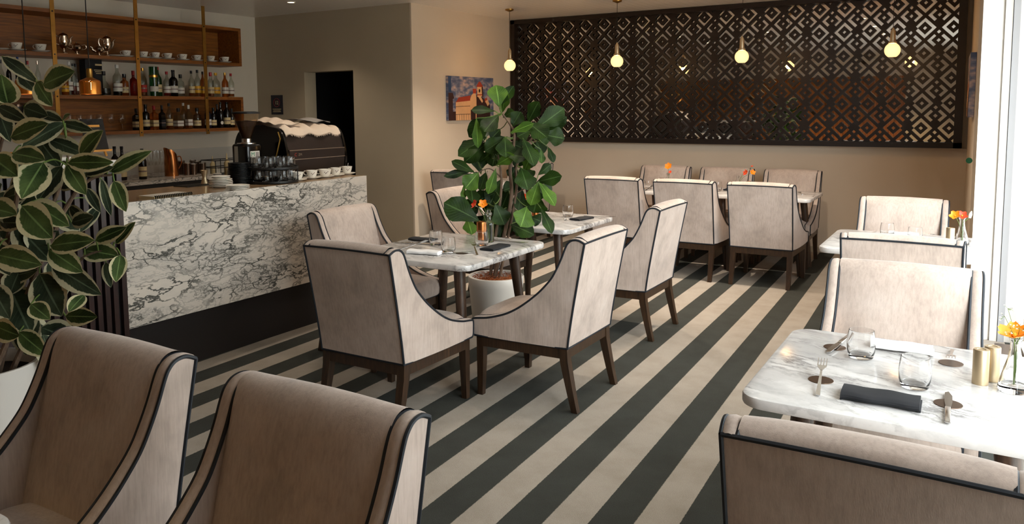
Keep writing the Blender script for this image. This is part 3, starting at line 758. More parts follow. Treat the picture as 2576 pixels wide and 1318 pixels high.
# back counter
t = thing('back_counter', 'marble-topped counter against the back wall behind the bar', 'counter', (-7.45, 3.8, 0))
MB().mat('bar_marble').span((-.434, -2.8, .885), (.42, 1.82, .92)).obj('worktop', t)
MB().mat('black').span((-.43, -2.8, 0), (.36, 1.8, .884)).obj('carcass', t)
t = thing('under_counter_fridge', 'black under-counter fridge at the right end of the back counter', 'fridge', (-7.45, 6.2, 0))
MB().mat('black').span((-.43, -.56, 0), (.36, .6, .86)).obj('body', t)
MB().mat('blackgloss').span((.361, -.54, .08), (.375, .0, .82)).span((.361, .02, .08), (.375, .58, .82)).obj('door', t)

# ---------------------------------------------------------------- wall shelving
def unit(name, label, z0, z1):
    t = thing(name, label, 'shelf', (-7.7, 4.0, z0)); h = z1-z0; a, b = -2.6, 2.37; x0, x1 = -.2, .18
    MB().mat('shelf').span((x0, a, 0), (x1, b, .035)).obj('bottom_board', t)
    MB().mat('shelf').span((x0, a, h-.035), (x1, b, h)).obj('top_board', t)
    MB().mat('shelf').span((x0, b-.035, .0351), (x1, b, h-.0351)).obj('side_board', t)
    MB().mat('shelf').span((x0, a, .0351), (x0+.015, b-.0351, h-.0351)).obj('back_board', t)
    return t
unit('wall_shelf', 'upper orange-brown wooden box shelf holding silver pots and teacups', 2.125, 2.565)
unit('wall_shelf', 'lower orange-brown wooden box shelf holding bottles inside and on top', 1.372, 1.765)
names = ['leftmost', 'middle', 'rightmost']
b0 = None
for k, px in enumerate((139.5, 348, 517)):
    y = on(px, 150, 'x', -7.505).y
    lb = '%s of the three tall brass straps holding the bar shelves' % names[k]
    if b0 is None:
        b0 = thing('brass_strap', lb, 'bracket', (-7.51, y, 1.345), 0, 'brass straps on the bar shelving')
        MB().mat('oldbrass').span((-.008, -.02, 0), (0, .02, ZC-1.345)).obj('strap', b0)
        for z in (.04, .405, .80, 1.20): MB().mat('cap_b').lathe([(.008, 0), (.007, .004), (0, .005)], 10, (0, 0, z), Matrix.Rotation(R_(90), 3, 'Y')).obj('bolt', b0)
    else: dup(b0, (-7.51, y, 1.345), None, lb)

# ---------------------------------------------------------------- bottles
def bottle_prof(kind, r, h):
    if kind == 'round': return [(0, .004), (r*.9, 0), (r, .006), (r, h*.56), (r*.92, h*.63), (r*.45, h*.74), (r*.34, h*.80), (r*.33, h*.93)]
    if kind == 'wine': return [(0, .01), (r*.9, 0), (r, .006), (r, h*.60), (r*.85, h*.67), (r*.40, h*.74), (r*.36, h*.80), (r*.36, h*.96)]
    if kind == 'decanter': return [(0, .004), (r*.9, 0), (r, .02), (r*.97, h*.22), (r*.6, h*.48), (r*.28, h*.62), (r*.24, h*.88)]
    if kind == 'squat': return [(0, .004), (r*.9, 0), (r, .008), (r, h*.58), (r*.9, h*.66), (r*.42, h*.73), (r*.38, h*.88)]
    return [(0, 0), (r, 0), (r, h)]
CATB = 'spirit bottles on the bar shelves'
def bottle(x, y, z, h, r, kind, body, label, cap, text, fill=None, lab=(.14, .40), kindname='spirit_bottle', grp=CATB, square=False):
    t = thing(kindname, text, 'bottle', (x, y, z), 0, grp)
    pr = bottle_prof(kind, r, h); seg = 4 if square else 18
    rot = Matrix.Rotation(R_(45), 3, 'Z') if square else None
    if square: pr = [(a*1.25 if b < h*.7 else a, b) for a, b in pr]
    MB().mat(body).lathe(pr, seg, (0, 0, 0), rot).obj('glass_body', t)
    if fill:
        f = [(0, .008), (r*.86, .008), (r*.88, .012), (r*.88, h*.30), (0, h*.30)]
        if square: f = [(a*1.2, b) for a, b in f]
        MB().mat(fill).lathe(f, seg, (0, 0, 0), rot).obj('liquid', t)
    if label:
        q = r*1.02*(1.25 if square else 1)
        MB().mat(label).lathe([(q, h*lab[0]), (q, h*lab[1])], seg, (0, 0, 0), rot, cap=False).mat('pattern').lathe([(q*1.004, h*(lab[0]*.55+lab[1]*.45)), (q*1.004, h*(lab[0]*.4+lab[1]*.6))], seg, (0, 0, 0), rot, cap=False).obj('label', t)
    rt = pr[-1][0]
    MB().mat(cap).lathe([(rt*1.1, pr[-1][1]-.012), (rt*1.15, pr[-1][1]-.01), (rt*1.15, h), (0, h)], 14).obj('cap', t)
    return t
def bz(px, ytop, ybot, X):
    """y position and height of something standing on a shelf, from its top pixel"""
    a = on(px, ybot, 'x', X); b = on(px, ytop, 'x', X); return a.y, b.z
XB = -7.62
mid = [  # px, top, width, kind, body, label, cap, fill, words
 (6, 150, 15, 'round', 'bottle_clear', None, 'cap_b', None, 'clear bottle at the far left end of the upper bottle row'),
 (28, 153, 12, 'wine', 'glass_dark', None, 'cap_b', None, 'slim black bottle near the left end of the upper bottle row'),
 (52, 143, 13, 'wine', 'glass_dark', None, 'cap_blue', None, 'dark bottle with blue cap by the left brass pendant'),
 (80, 153, 13, 'round', 'bottle_clear', 'paper_w', 'cap_r', None, 'bottle with red cap behind the rubber plant tip'),
 (104, 153, 13, 'round', 'bottle_clear', None, 'silver', None, 'clear bottle with silver cap left of the first brass strap'),
 (165, 180, 17, 'squat', 'amber', 'paper_y', 'cap_b', None, 'squat amber bottle right of the first brass strap'),
 (177, 155, 15, 'round', 'bottle_clear', 'paper_w', 'cap_w', None, 'tall clear bottle with white cap right of the first brass strap'),
 (190, 160, 14, 'wine', 'bottle_clear', None, 'cap_b', 'red_spirit', 'bottle with black cap beside the tall clear bottle'),
 (200, 160, 14, 'round', 'bottle_clear', 'paper_w', 'cap_b', 'red_spirit', 'bottle of red spirit just left of the dark gift box'),
 (269, 179, 32, 'decanter', 'bottle_clear', None, 'cap_b', 'glass_dark', 'wide sloping decanter bottle right of the dark gift box'),
 (297, 163, 22, 'round', 'bottle_clear', 'paper_w', 'cap_w', 'glass_dark', 'tall clear bottle with white label and white cap right of the decanter'),
 (320, 186, 20, 'squat', 'amber', 'paper_c', 'cap_b', None, 'squat amber bottle with tan label'),
 (340, 178, 17, 'squat', 'red_spirit', None, 'cap_r', None, 'red bottle half hidden by the middle brass strap'),
 (364, 171, 18, 'round', 'bottle_clear', 'paper_r', 'gold', 'amber', 'clear whisky bottle with slanted red label right of the middle strap'),
 (404, 168, 19, 'round', 'glass_green', 'paper_c', 'cap_r', None, 'green bottle with cream label and red cap'),
 (424, 180, 17, 'round', 'bottle_clear', 'paper_w', 'cap_r', 'red_spirit', 'clear bottle of red spirit with red neck'),
 (443, 176, 21, 'wine', 'glass_dark', 'paper_w', 'cap_b', None, 'dark brown bottle with tall white label'),
 (461, 187, 18, 'squat', 'bottle_clear', 'paper_w', 'cap_b', None, 'short clear bottle with black cap and black-and-white label'),
 (483, 178, 15, 'round', 'bottle_clear', 'paper_c', 'cap_b', 'amber', 'clear bottle with printed cream label, left of its gold-label neighbour'),
 (498, 176, 16, 'round', 'bottle_clear', 'paper_y', 'cap_b', 'amber', 'clear bottle with gold label just left of the right brass strap'),
 (514, 180, 13, 'round', 'amber', 'paper_y', 'cap_b', None, 'amber bottle mostly hidden by the right brass strap'),
 (531, 182, 16, 'squat', 'bottle_clear', 'paper_c', 'cap_r', 'amber', 'bottle with red cap just right of the right brass strap'),
 (547, 183, 20, 'round', 'bottle_clear', 'paper_y', 'cap_y', None, 'bottle with yellow cap and yellow label'),
 (567, 183, 16, 'round', 'amber', 'paper_w', 'gold', None, 'amber bottle with gold cap near the right end'),
 (582, 185, 15, 'round', 'bottle_clear', 'paper_w', 'cap_r', 'amber', 'rightmost bottle of the upper row, clear with red cap'),
]
for px, top, w, kind, body, lab, cap, fill, words in mid:
    y, zt = bz(px, top, 235, XB); d = .512*7.62+.854*y
    bottle(XB-.02*(px % 3), y, 1.765, zt-1.765, w/2/FOC*d, kind, body, lab, cap, words, fill)
y, zt = bz(388, 168, 235, XB); t = thing('whisky_tube', 'dark green cylindrical bottle tube with white band', 'gift tube', (XB, y, 1.765))
MB().mat('glass_green').lathe([(0, 0), (.044, 0), (.044, zt-1.765), (0, zt-1.765)], 24).obj('tube', t)
MB().mat('paper_w').lathe([(.0445, .05), (.0445, .105)], 24, cap=False).obj('label', t)
MB().mat('gold').lathe([(.0445, .20), (.0445, .225)], 24, cap=False).obj('emblem', t)
y0, y1 = on(209, 200, 'x', -7.72).y, on(251, 200, 'x', -7.72).y
zt = on(230, 149, 'x', -7.72).z
t = thing('gift_box', 'dark slate bottle gift box with small pale print behind the brass pendant', 'box', (-7.72, (y0+y1)/2, 1.765))
MB().mat('napkin_b').span((-.05, -(y1-y0)/2, 0), (.05, (y1-y0)/2, zt-1.765)).obj('box', t)
mb = MB().mat('paper_c')
for k, w_ in enumerate((.07, .10, .08, .06)): mb.span((.05, .05-w_/2, .30-.017*k-(.03 if k else 0)), (.0508, .05+w_/2, .306-.017*k-(.03 if k else 0)+(.012 if k == 0 else 0)))
mb.obj('print', t)
XL = -7.62
low = [
 (344, 273, 19, 'squat', 'glass_dark', 'paper_c', 'cap_b', None, True, 'dark square bottle with broad black stopper beside the middle strap'),
 (368, 263, 18, 'squat', 'glass_dark', 'paper_c', 'cap_b', None, False, 'dark bottle with pale figure label right of the middle strap'),
 (389, 266, 21, 'squat', 'amber', 'paper_c', 'cap_r', None, True, 'square bottle with bright red neck and cream label'),
 (409, 265, 17, 'squat', 'glass_dark', 'napkin_b', 'cap_b', None, True, 'square dark bottle with black label'),
 (427, 260, 16, 'round', 'bottle_clear', 'paper_c', 'cap_b', 'amber', False, 'tall clear bottle with small pale label in the lower row'),
 (450, 272, 24, 'squat', 'bottle_clear', 'paper_w', 'cap_b', 'amber', True, 'broad clear bottle with arched white label'),
 (463, 259, 15, 'round', 'bottle_clear', None, 'cap_w', None, False, 'bottle with frosted cap standing behind the others'),
 (476, 264, 18, 'squat', 'bottle_clear', 'paper_w', 'cap_w', 'amber', True, 'bottle with white cap and white label in the lower row'),
 (497, 272, 19, 'squat', 'bottle_clear', 'paper_c', 'cap_b', None, False, 'clear bottle left of the right brass strap, lower row'),
 (524, 266, 16, 'wine', 'glass_blue', 'paper_w', 'cap_b', None, False, 'dark blue bottle behind the right brass strap'),
 (538, 271, 15, 'squat', 'glass_dark', 'paper_c', 'cap_b', None, False, 'small dark bottle with cream label right of the right strap'),
 (556, 257, 15, 'wine', 'glass_dark', None, 'cap_b', None, False, 'tall black bottle with round white badge'),
 (548, 262, 14, 'wine', 'glass_dark', None, 'cap_b', None, False, 'black bottle behind the one with the round badge'),
 (572, 257, 17, 'wine', 'glass_dark', 'paper_c', 'cap_b', None, False, 'tall dark bottle with cream label near the right end of the lower row'),
 (584, 273, 14, 'squat', 'glass_dark', 'paper_c', 'cap_b', None, False, 'rightmost bottle of the lower row, short and dark'),
]
for i, (px, top, w, kind, body, lab, cap, fill, sq_, words) in enumerate(low):
    X = XL-.10*(px in (463, 548)); y, zt = bz(px, top, 320, X); d = .512*7.62+.854*y
    b = bottle(X, y, 1.407, zt-1.407, w/2/FOC*d*(.8 if sq_ else 1), kind, body, lab, cap, words, fill, square=sq_)
    if px == 556: MB().mat('paper_w').lathe([(0, .0), (.02, 0)], 18, (w/2/FOC*d*1.03, -.01, .06), Matrix.Rotation(R_(90), 3, 'Y'), cap=False).obj('badge', b)
# stemware upside up on the lower shelf
def stemglass(name, label, x, y, z, h, grp, src=[None]):
    if src[0] is None:
        t = thing(name, label, 'glass', (x, y, z), 0, grp)
        MB().mat('winecup').lathe([(.032, 0), (.032, .003), (.004, .006), (.004, .075), (.02, .085), (.036, .12), (.036, .15), (.03, .19), (.0285, .19), (.034, .15), (.034, .12), (.018, .089), (0, .084)], 20).obj('bowl_and_stem', t)
        src[0] = t
    else: t = dup(src[0], (x, y, z), None, label, grp)
    t.scale = (1, 1, h/.19); return t
for k, px in enumerate((176, 202, 228, 252, 280, 308)):
    y = on(px, 320, 'x', -7.66).y
    stemglass('wine_glass', ('leftmost', 'second from left', 'third from left', 'fourth from left', 'fifth from left', 'rightmost')[k]+' wine glass on the dim lower shelf, left of the square dark bottle', -7.66, y, 1.407, .17, 'wine glasses inside the lower shelf')
for k, px in enumerate((46, 68, 118)):
    y, zt = bz(px, (262, 259, 278)[k], 320, -7.66)
    t = thing('storage_tin', ('dark tin left of the first strap, nearest the frame edge', 'dark tin with banded lid left of the first strap', 'low dark tin just left of the first strap')[k], 'tin', (-7.66, y, 1.407))
    MB().mat('black').lathe([(0, 0), (.045, 0), (.045, zt-1.43), (0, zt-1.43)], 20).obj('can', t)
    MB().mat('bronze').lathe([(.047, zt-1.43), (.047, zt-1.41), (0, zt-1.407)], 20).obj('lid', t)

# ---------------------------------------------------------------- cups and silver on the top shelf
cup0 = sau0 = None
def saucer(x, y, z, label, grp, s=1):
    global sau0
    if sau0 is None:
        sau0 = thing('saucer', label, 'saucer', (x, y, z), 0, grp)
        MB().mat('china').lathe([(0, .003), (.03, .003), (.034, 0), (.038, .002), (.074, .014), (.075, .017), (.04, .007), (0, .006)], 28).obj('dish', sau0); t = sau0
    else: t = dup(sau0, (x, y, z), None, label, grp)
    t.scale = (s, s, s); return t
def cup(x, y, z, label, grp, rz=0, s=1, wide=1):
    global cup0
    if cup0 is None:
        cup0 = thing('teacup', label, 'cup', (x, y, z), rz, grp)
        MB().mat('china').lathe([(0, .004), (.018, .004), (.020, 0), (.022, .004), (.034, .02), (.040, .042), (.044, .062), (.0425, .062), (.038, .042), (.032, .022), (0, .010)], 28).obj('bowl', cup0)
        MB().mat('china').tube(smooth_curve([(-.038, 0, .052), (-.056, 0, .056), (-.064, 0, .042), (-.054, 0, .026), (-.036, 0, .024)], 4), .0032, 8).obj('handle', cup0)
        mb = MB().mat('pattern')
        for a, z_ in ((-60, .036), (-48, .044), (-70, .03), (-80, .04), (20, .036), (34, .042)):
            c = Vector((.0385*math.cos(R_(a))*(1+(z_-.036)*3), .0385*math.sin(R_(a))*(1+(z_-.036)*3), z_))
            mb.box(c, (.007, .004, .006), Matrix.Rotation(R_(a+90), 3, 'Z'), .001)
        mb.obj('printed_flower', cup0); t = cup0
    else: t = dup(cup0, (x, y, z), rz, label, grp)
    t.scale = (s*wide, s*wide, s); return t
G2 = 'teacups along the top shelf'; G3 = 'saucers along the top shelf'
XT = -7.60; ZT = 2.16
top = [(42, 'teacup at the left end of the top shelf, above the rubber plant'), (103, 'plain cream teacup just left of the first brass strap'),
       (318, 'teacup left of the middle strap, right of the silver pots'), (361, 'first teacup right of the middle strap'), (391, 'second teacup right of the middle strap'),
       (422, 'third teacup right of the middle strap'), (460, 'fourth teacup right of the middle strap'), (496, 'teacup just left of the right strap'),
       (530, 'teacup just right of the right strap'), (566, 'teacup at the right end of the top shelf')]
for k, (px, lb) in enumerate(top):
    y = on(px, 130, 'x', XT).y
    rz = R_(31)
    sz = 1.12 if k < 2 else 1.0
    saucer(XT, y, ZT, 'saucer under the '+lb, G3, sz*.95); cup(XT, y, ZT+.007, lb, G2, rz, sz)
y = on(0, 118, 'x', XT).y; saucer(XT, y, ZT, 'saucer cut by the left frame edge on the top shelf', G3)
y = on(290, 134, 'x', XT).y; saucer(XT, y, ZT, 'empty saucer beside the taller right silver pot', G3)
def pot(px, ztop_px, r, kind, label, flip=1):
    y, zt = bz(px, ztop_px, 130, -7.62); h = zt-ZT
    t = thing({'tall': 'silver_coffee_pot', 'bowl': 'silver_sugar_bowl', 'jug': 'silver_cream_jug'}[kind], label, 'silverware', (-7.62, y, ZT), R_(90) if flip > 0 else R_(-90))
    if kind == 'tall':
        pr = [(0, 0), (r*.6, 0), (r*.62, h*.04), (r*.25, h*.10), (r*.2, h*.20), (r*.5, h*.28), (r*.9, h*.42), (r*.95, h*.62), (r*.82, h*.76), (r*.86, h*.80), (0, h*.80)]
        ld = [(r*.86, h*.80), (r*.7, h*.87), (r*.25, h*.92), (r*.10, h*.94), (r*.14, h*.98), (0, h)]
    else:
        pr = [(0, 0), (r*.55, 0), (r*.55, h*.06), (r*.22, h*.14), (r*.3, h*.24), (r*.9, h*.42), (r, h*.56), (r*.8, h*.72), (0, h*.72)]
        ld = [(r*.8, h*.72), (r*.5, h*.84), (r*.12, h*.90), (r*.15, h*.96), (0, h)]
    MB().mat('silver').lathe(pr, 28).obj('body', t)
    MB().mat('silver').lathe(ld, 24).obj('lid', t)
    hs = (1,) if kind != 'bowl' else (1, -1)
    for s in hs: MB().mat('silver').tube(smooth_curve([(s*r*.8, 0, h*.72), (s*r*1.5, 0, h*.80), (s*r*1.75, 0, h*.62), (s*r*1.45, 0, h*.45), (s*r*.85, 0, h*.40)], 5), .005, 8).obj('handle', t)
    if kind != 'bowl': MB().mat('silver').tube(smooth_curve([(-r*.75, 0, h*.40), (-r*1.25, 0, h*.52), (-r*1.35, 0, h*.70), (-r*1.75, 0, h*.80)], 5), [.016-.0006*k for k in range(16)], 10).obj('spout', t)
pot(161, 79, .052, 'tall', 'left tall silver coffee pot on the top shelf', -1)
pot(193, 105, .056, 'bowl', 'silver sugar bowl with two handles on the top shelf')
pot(249, 113, .052, 'jug', 'small silver cream jug on the top shelf', 1)
pot(270, 87, .050, 'tall', 'right tall silver coffee pot on the top shelf', -1)

# ---------------------------------------------------------------- brass pendants over the bar
def bar_pendant(px, label, src=[None]):
    p = on(px, 237, 'x', -5.3); zb = p.z
    if src[0] is None:
        t = thing('brass_pendant', label, 'pendant lamp', (-5.3, p.y, zb), 0, 'perforated brass pendants over the bar')
        MB().mat('perf').lathe([(.068, 0), (.068, .080), (.062, .094), (.036, .106), (.024, .112)], 40, cap=False).obj('shade', t)
        MB().mat('oldbrass').lathe([(.068, 0), (.070, 0), (.070, .005), (.068, .005)], 40, cap=False).obj('rim', t)
        MB().mat('oldbrass').lathe([(.024, .112), (.020, .118), (.020, .155), (.018, .175), (.0, .18)], 24, cap=False).obj('holder', t)
        MB().mat('cord').tube([(0, 0, .175), (0, 0, ZC-zb)], .0035, 6).obj('cord', t)
        MB().mat('bulb').lathe([(0, .03), (.014, .034), (.020, .05), (.014, .07), (.010, .09), (0, .095)], 16).obj('bulb', t)
        src[0] = t
    else: dup(src[0], (-5.3, p.y, zb), None, label)
bar_pendant(228, 'perforated brass pendant hanging in front of the gift box')
bar_pendant(70, 'perforated brass pendant behind the top of the rubber plant')

# ---------------------------------------------------------------- espresso machine and what lies on it
YM0, YM1, XM = 4.21, 4.86, -4.50
t = thing('espresso_machine', 'large black espresso machine with chrome trim at the end of the bar', 'coffee machine', (-4.80, 4.53, 1.08))
side = smooth_curve([(0, -.28, .03), (0, -.30, .10), (0, -.285, .26), (0, -.22, .365), (0, -.08, .405), (0, .10, .40), (0, .24, .36), (0, .295, .20), (0, .30, .10), (0, .28, .03)], 4)
out = [(p.y, p.z) for p in side]
MB().mat('blackgloss').prism(out, -.325, -.305, 'y', True).obj('side_panel', t); MB().mat('blackgloss').prism(out, .305, .325, 'y', True).obj('side_panel', t)
inn = [(a*.97, .03+(b-.03)*.975) for a, b in out]
MB().mat('espresso').prism(inn, -.3045, .3045, 'y', True).obj('body', t)
MB().mat('black').span((-.27, -.30, 0), (.27, .30, .0295)).obj('base', t)
MB().mat('steel').span((.287, -.3, .145), (.303, .3, .150)).span((.287, -.3, .215), (.3, .3, .221)).obj('chrome_strip', t)
MB().mat('espresso').span((.286, -.3, .1505), (.301, .3, .2145)).obj('name_band', t)
mb = MB().mat('paper_r')
mx = Matrix(((0, 0, 1, .3015), (1, 0, 0, -.24), (0, 1, 0, .183), (0, 0, 0, 1)))
text_mesh(mb, 'C', .035, mx); mb.mat('steel'); text_mesh(mb, 'ZM', .026, Matrix(((0, 0, 1, .3015), (1, 0, 0, -.195), (0, 1, 0, .183), (0, 0, 0, 1)))); mb.obj('badge', t)
MB().mat('gold').tube([(.215, -.329, .36), (.235, -.329, .31), (.15, -.329, .07)], .005, 6).obj('gold_line', t)
# towels draped over it
def drape(name, mat, label, cat, x0, x1, y0, y1, f, hem=None, grp=None, n=22):
    mb = MB().mat(mat); rows = []
    for i in range(n+1):
        a = i/n; rows.append([Vector(f(x0+(x1-x0)*a, y0+(y1-y0)*j/n, a, j/n)) for j in range(n+1)])
    mb.grid(rows); rows2 = [[p-Vector((0, 0, .006)) for p in r] for r in rows]; mb.grid([r[::-1] for r in rows2])
    o = mb.obj(name); tag(o, label, cat, grp); return o, rows
def body_z(x):           # height of the machine top at x (machine space)
    x = max(-.3, min(.3, x)); best = .1
    for i in range(len(side)-1):
        p, q = side[i], side[i+1]
        if min(p.y, q.y) <= x <= max(p.y, q.y) and abs(q.y-p.y) > 1e-6:
            best = max(best, p.z+(q.z-p.z)*(x-p.y)/(q.y-p.y))
    return best
def tw(x, y, a, b):
    z = 1.08+body_z(x)+.012+.012*math.sin(9*y*6+a*7)*math.sin(5*a+1)+.010*math.sin(31*y+3)
    return (-4.80+x+.01*math.sin(20*y), 4.53+y, z)
o, rw = drape('tea_towel', 'towel', 'cream tea towel with frayed hem draped over the espresso machine', 'towel', -.27, .262, -.30, .30, lambda x, y, a, b: tw(x, y, a, b))
mb = MB().mat('towel')
for p, nx in zip(rw[-1], rw[-1][1:]):
    for k in range(5):
        c = p.lerp(nx, k/5); dz = random.uniform(.008, .02); mb.tube([c+Vector((0, 0, .0)), c+Vector((.004, random.uniform(-.004, .004), -dz))], .0012, 4)
mb.obj('fringe', o)
mb = MB().mat('napkin_b').tube([rw[10][j]+Vector((0, 0, .002)) for j in range(2, 20)], .0025, 5).obj('dark_stripe', o)
drape('striped_towel', 'towel_g', 'grey towel with dark edge line lying folded on the right of the cream towel', 'towel', -.10, .16, .04, .29,
      lambda x, y, a, b: (-4.80+x, 4.53+y, 1.08+body_z(x)+.040+.012*math.sin(a*math.pi)*math.sin(b*3.1)+.006*math.sin(40*y)))
drape('bundled_towel', 'towel', 'crumpled cream towel heaped on the left of the espresso machine', 'towel', -.20, .20, -.34, -.08,
      lambda x, y, a, b: (-4.80+x, 4.53+y, 1.08+body_z(x)+.034+.028*math.sin(a*math.pi)*math.sin(b*math.pi)+.005*math.sin(60*x+9*b)))

# ---------------------------------------------------------------- grinder
t = thing('coffee_grinder', 'black coffee grinder with a smoked hopper full of beans', 'grinder', (-4.70, 4.00, 1.08))
MB().mat('blackgloss').box((0, 0, .14), (.17, .15, .275), None, .02).obj('body', t)
MB().mat('steel').span((-.05, -.077, .02), (-.01, -.074, .26)).obj('steel_panel', t)
MB().mat('steel').lathe([(.07, .278), (.07, .284), (.036, .29), (.036, .315), (0, .315)], 28).obj('collar', t)
MB().mat('beans').lathe([(.018, .316), (.030, .32), (.078, .445), (0, .452)], 28).obj('beans', t)
MB().mat('smoke').lathe([(.022, .312), (.034, .318), (.100, .50), (.097, .50), (.032, .320)], 28, cap=False).obj('hopper', t)
MB().mat('black').lathe([(.102, .50), (.104, .512), (.06, .518), (0, .518)], 28).obj('lid', t)
mb = MB().mat('paper_w').span((.0855, -.045, .13), (.0865, .04, .225)).mat('paper_g')
text_mesh(mb, 'M', .045, Matrix(((0, 0, 1, .0869), (1, 0, 0, -.022), (0, 1, 0, .20), (0, 0, 0, 1)))); mb.mat('black')
text_mesh(mb, 'M', .045, Matrix(((0, 0, 1, .0869), (1, 0, 0, -.022), (0, 1, 0, .155), (0, 0, 0, 1)))); mb.mat('towel_g').span((.0865, .003, .14), (.0868, .034, .218))
mb.obj('sticker', t, 'white sticker with green and black letters')

# ---------------------------------------------------------------- two-tier glass rack
t = thing('glass_rack', 'round black two-tier rack of water glasses on the bar', 'rack', (-4.42, 3.99, 1.08))
for z in (0, .098):
    MB().mat('black').lathe([(0, z), (.17, z), (.178, z+.006), (.178, z+.02), (.172, z+.02), (.168, z+.008), (0, z+.008)], 36).obj('tray', t)
for a in (45, 135, 225, 315): MB().mat('black').tube([(.172*math.cos(R_(a)), .172*math.sin(R_(a)), .008), (.172*math.cos(R_(a)), .172*math.sin(R_(a)), .10)], .004, 6).obj('post', t)
t0 = None
def tumbler(x, y, z, label, grp=None, s=1.0, src=[None]):
    if src[0] is None:
        t = thing('tumbler', label, 'glass', (x, y, z), 0, grp)
        MB().mat('glass').lathe([(0, 0), (.030, 0), (.037, .004), (.042, .025), (.0435, .05), (.041, .075), (.038, .092), (.0365, .0925), (.0385, .075), (.041, .05), (.0395, .028), (.034, .014), (0, .012)], 32).obj('glass_body', t)
        src[0] = t
    else: t = dup(src[0], (x, y, z), None, label, grp); 
    if not grp and 'group' in t: del t['group']
    t.scale = (s, s, s); return t
for tier, z in (('lower', 1.0885), ('upper', 1.1865)):
    pts = [(.125*math.cos(R_(a)), .125*math.sin(R_(a))) for a in range(-70, 110, 36)] + [(.125*math.cos(R_(a)), .125*math.sin(R_(a))) for a in range(110, 290, 36)][:5]+[(.0, .0), (.055, -.05)]
    pts = [(.122*math.cos(R_(a)), .122*math.sin(R_(a))) for a in range(-100, 260, 45)]+[(0, 0)]
    for k, (a, b) in enumerate(pts):
        tumbler(-4.42+a, 3.99+b, z, 'small water glass packed on the %s tier of the round rack' % tier, 'water glasses on the %s tier of the rack' % tier, .88)

# ---------------------------------------------------------------- cups on the bar
G4 = 'teacups on the bar end'; G5 = 'saucers under the bar teacups'
for k, (px, py_, lb) in enumerate(((749, 457, 'leftmost teacup on the bar, beside the glass rack'), (785, 452, 'second teacup from the glass rack on the bar'), (818, 449, 'wide shallow footed teacup, third from the glass rack'),
                      (845, 445, 'fourth teacup from the glass rack on the bar'), (873, 441, 'teacup at the very end of the bar holding a spoon'))):
    p = on(px, py_-2, 'z', 1.08); p.x = min(p.x, -4.30)
    saucer(p.x, p.y, 1.08, 'saucer under the '+lb, G5, .92); cup(p.x, p.y, 1.0865, lb, G4, R_(31), .98, 1.15 if k == 2 else 1)
    if k == 4: 
        o = MB().mat('steel').tube([(0, 0, 0), (.004, .012, .075)], .003, 6).obj('teaspoon'); tag(o, 'teaspoon standing in the endmost bar teacup', 'spoon', None, (p.x, p.y, 1.0985))

# ---------------------------------------------------------------- plates
def plates(x, y, z, r, n, dz, mat, name, label, grp, s0=None):
    base = None
    for k in range(n):
        if base is None:
            base = MB().mat(mat).lathe([(0, .004), (r*.55, .004), (r*.6, 0), (r*.66, .003), (r, .011), (r, .014), (r*.62, .0065), (0, .0065)], 36).obj(name)
            tag(base, label, 'plate', grp, (x, y, z)); o = base
        else:
            o = base.copy(); C.objects.link(o)
            o.location = (x+random.uniform(-.002, .002), y+random.uniform(-.002, .002), z+k*dz)
        W_ = ('lowest', 'second lowest', 'third lowest', 'fourth lowest', 'fifth lowest', 'sixth lowest', 'seventh lowest', 'eighth lowest', 'seventh from top', 'sixth from top', 'fifth from top', 'fourth from top', 'third from top', 'second from top')
        o['label'] = ('topmost' if k == n-1 else W_[k])+' '+label
    return base
p = on(556, 471, 'z', 1.08); q = p.copy()
plates(q.x, q.y, 1.08, .078, 5, .011, 'china', 'side_plate', 'white plate in the taller stack beside the black plates', 'white plates in the taller stack')
plates(q.x, q.y, 1.08+5*.011, .062, 2, .010, 'china', 'side_plate', 'small white plate on top of the taller white stack', 'small plates topping the white stack')
p = on(598, 477, 'z', 1.08)
plates(p.x, p.y, 1.08, .076, 3, .009, 'china', 'side_plate', 'white plate in the low stack in front of the black plates', 'white plates in the low stack')
p = on(604, 462, 'z', 1.08)
plates(p.x, p.y, 1.08, .075, 15, .0098, 'black', 'black_plate', 'black plate in the tall dark stack beside the grinder', 'black plates in the tall stack')

# ---------------------------------------------------------------- odds and ends on the bar
p = on(524, 464, 'z', 1.08)
t = thing('brass_jigger', 'small brass jigger standing on the bar left of the white plates', 'jigger', (-4.72, p.y-.03, 1.08))
MB().mat('brass').lathe([(0, 0), (.024, 0), (.026, .004), (.014, .045), (.014, .05), (.028, .098), (.026, .098), (0, .055)], 24).obj('cup', t)
t = thing('bar_tray', 'flat black bar tray under the brass jigger', 'tray', (-4.76, 3.56, 1.08))
MB().mat('black').span((-.06, -.11, 0), (.09, .10, .006)).obj('tray', t)
bpy.data.objects['brass_jigger'].location.z = 1.0865
p = on(412, 492, 'z', 1.08)
t = thing('notebook', 'spiral-bound notebook lying on the bar near the slatted cabinet', 'notebook', (-4.30, 3.02, 1.08), R_(2))
MB().mat('paper_c').span((-.075, -.13, 0), (.07, .14, .012)).obj('pages', t)
MB().mat('paper_w').span((-.075, -.13, .0121), (.07, .14, .0135)).obj('cover', t)
mb = MB().mat('black')
for k in range(22): mb.lathe([(.009, -.0012), (.011, 0), (.009, .0012)], 10, (.0715, -.125+k*.0122, .009), Matrix.Rotation(R_(90), 3, 'X'))
mb.obj('spiral_binding', t)
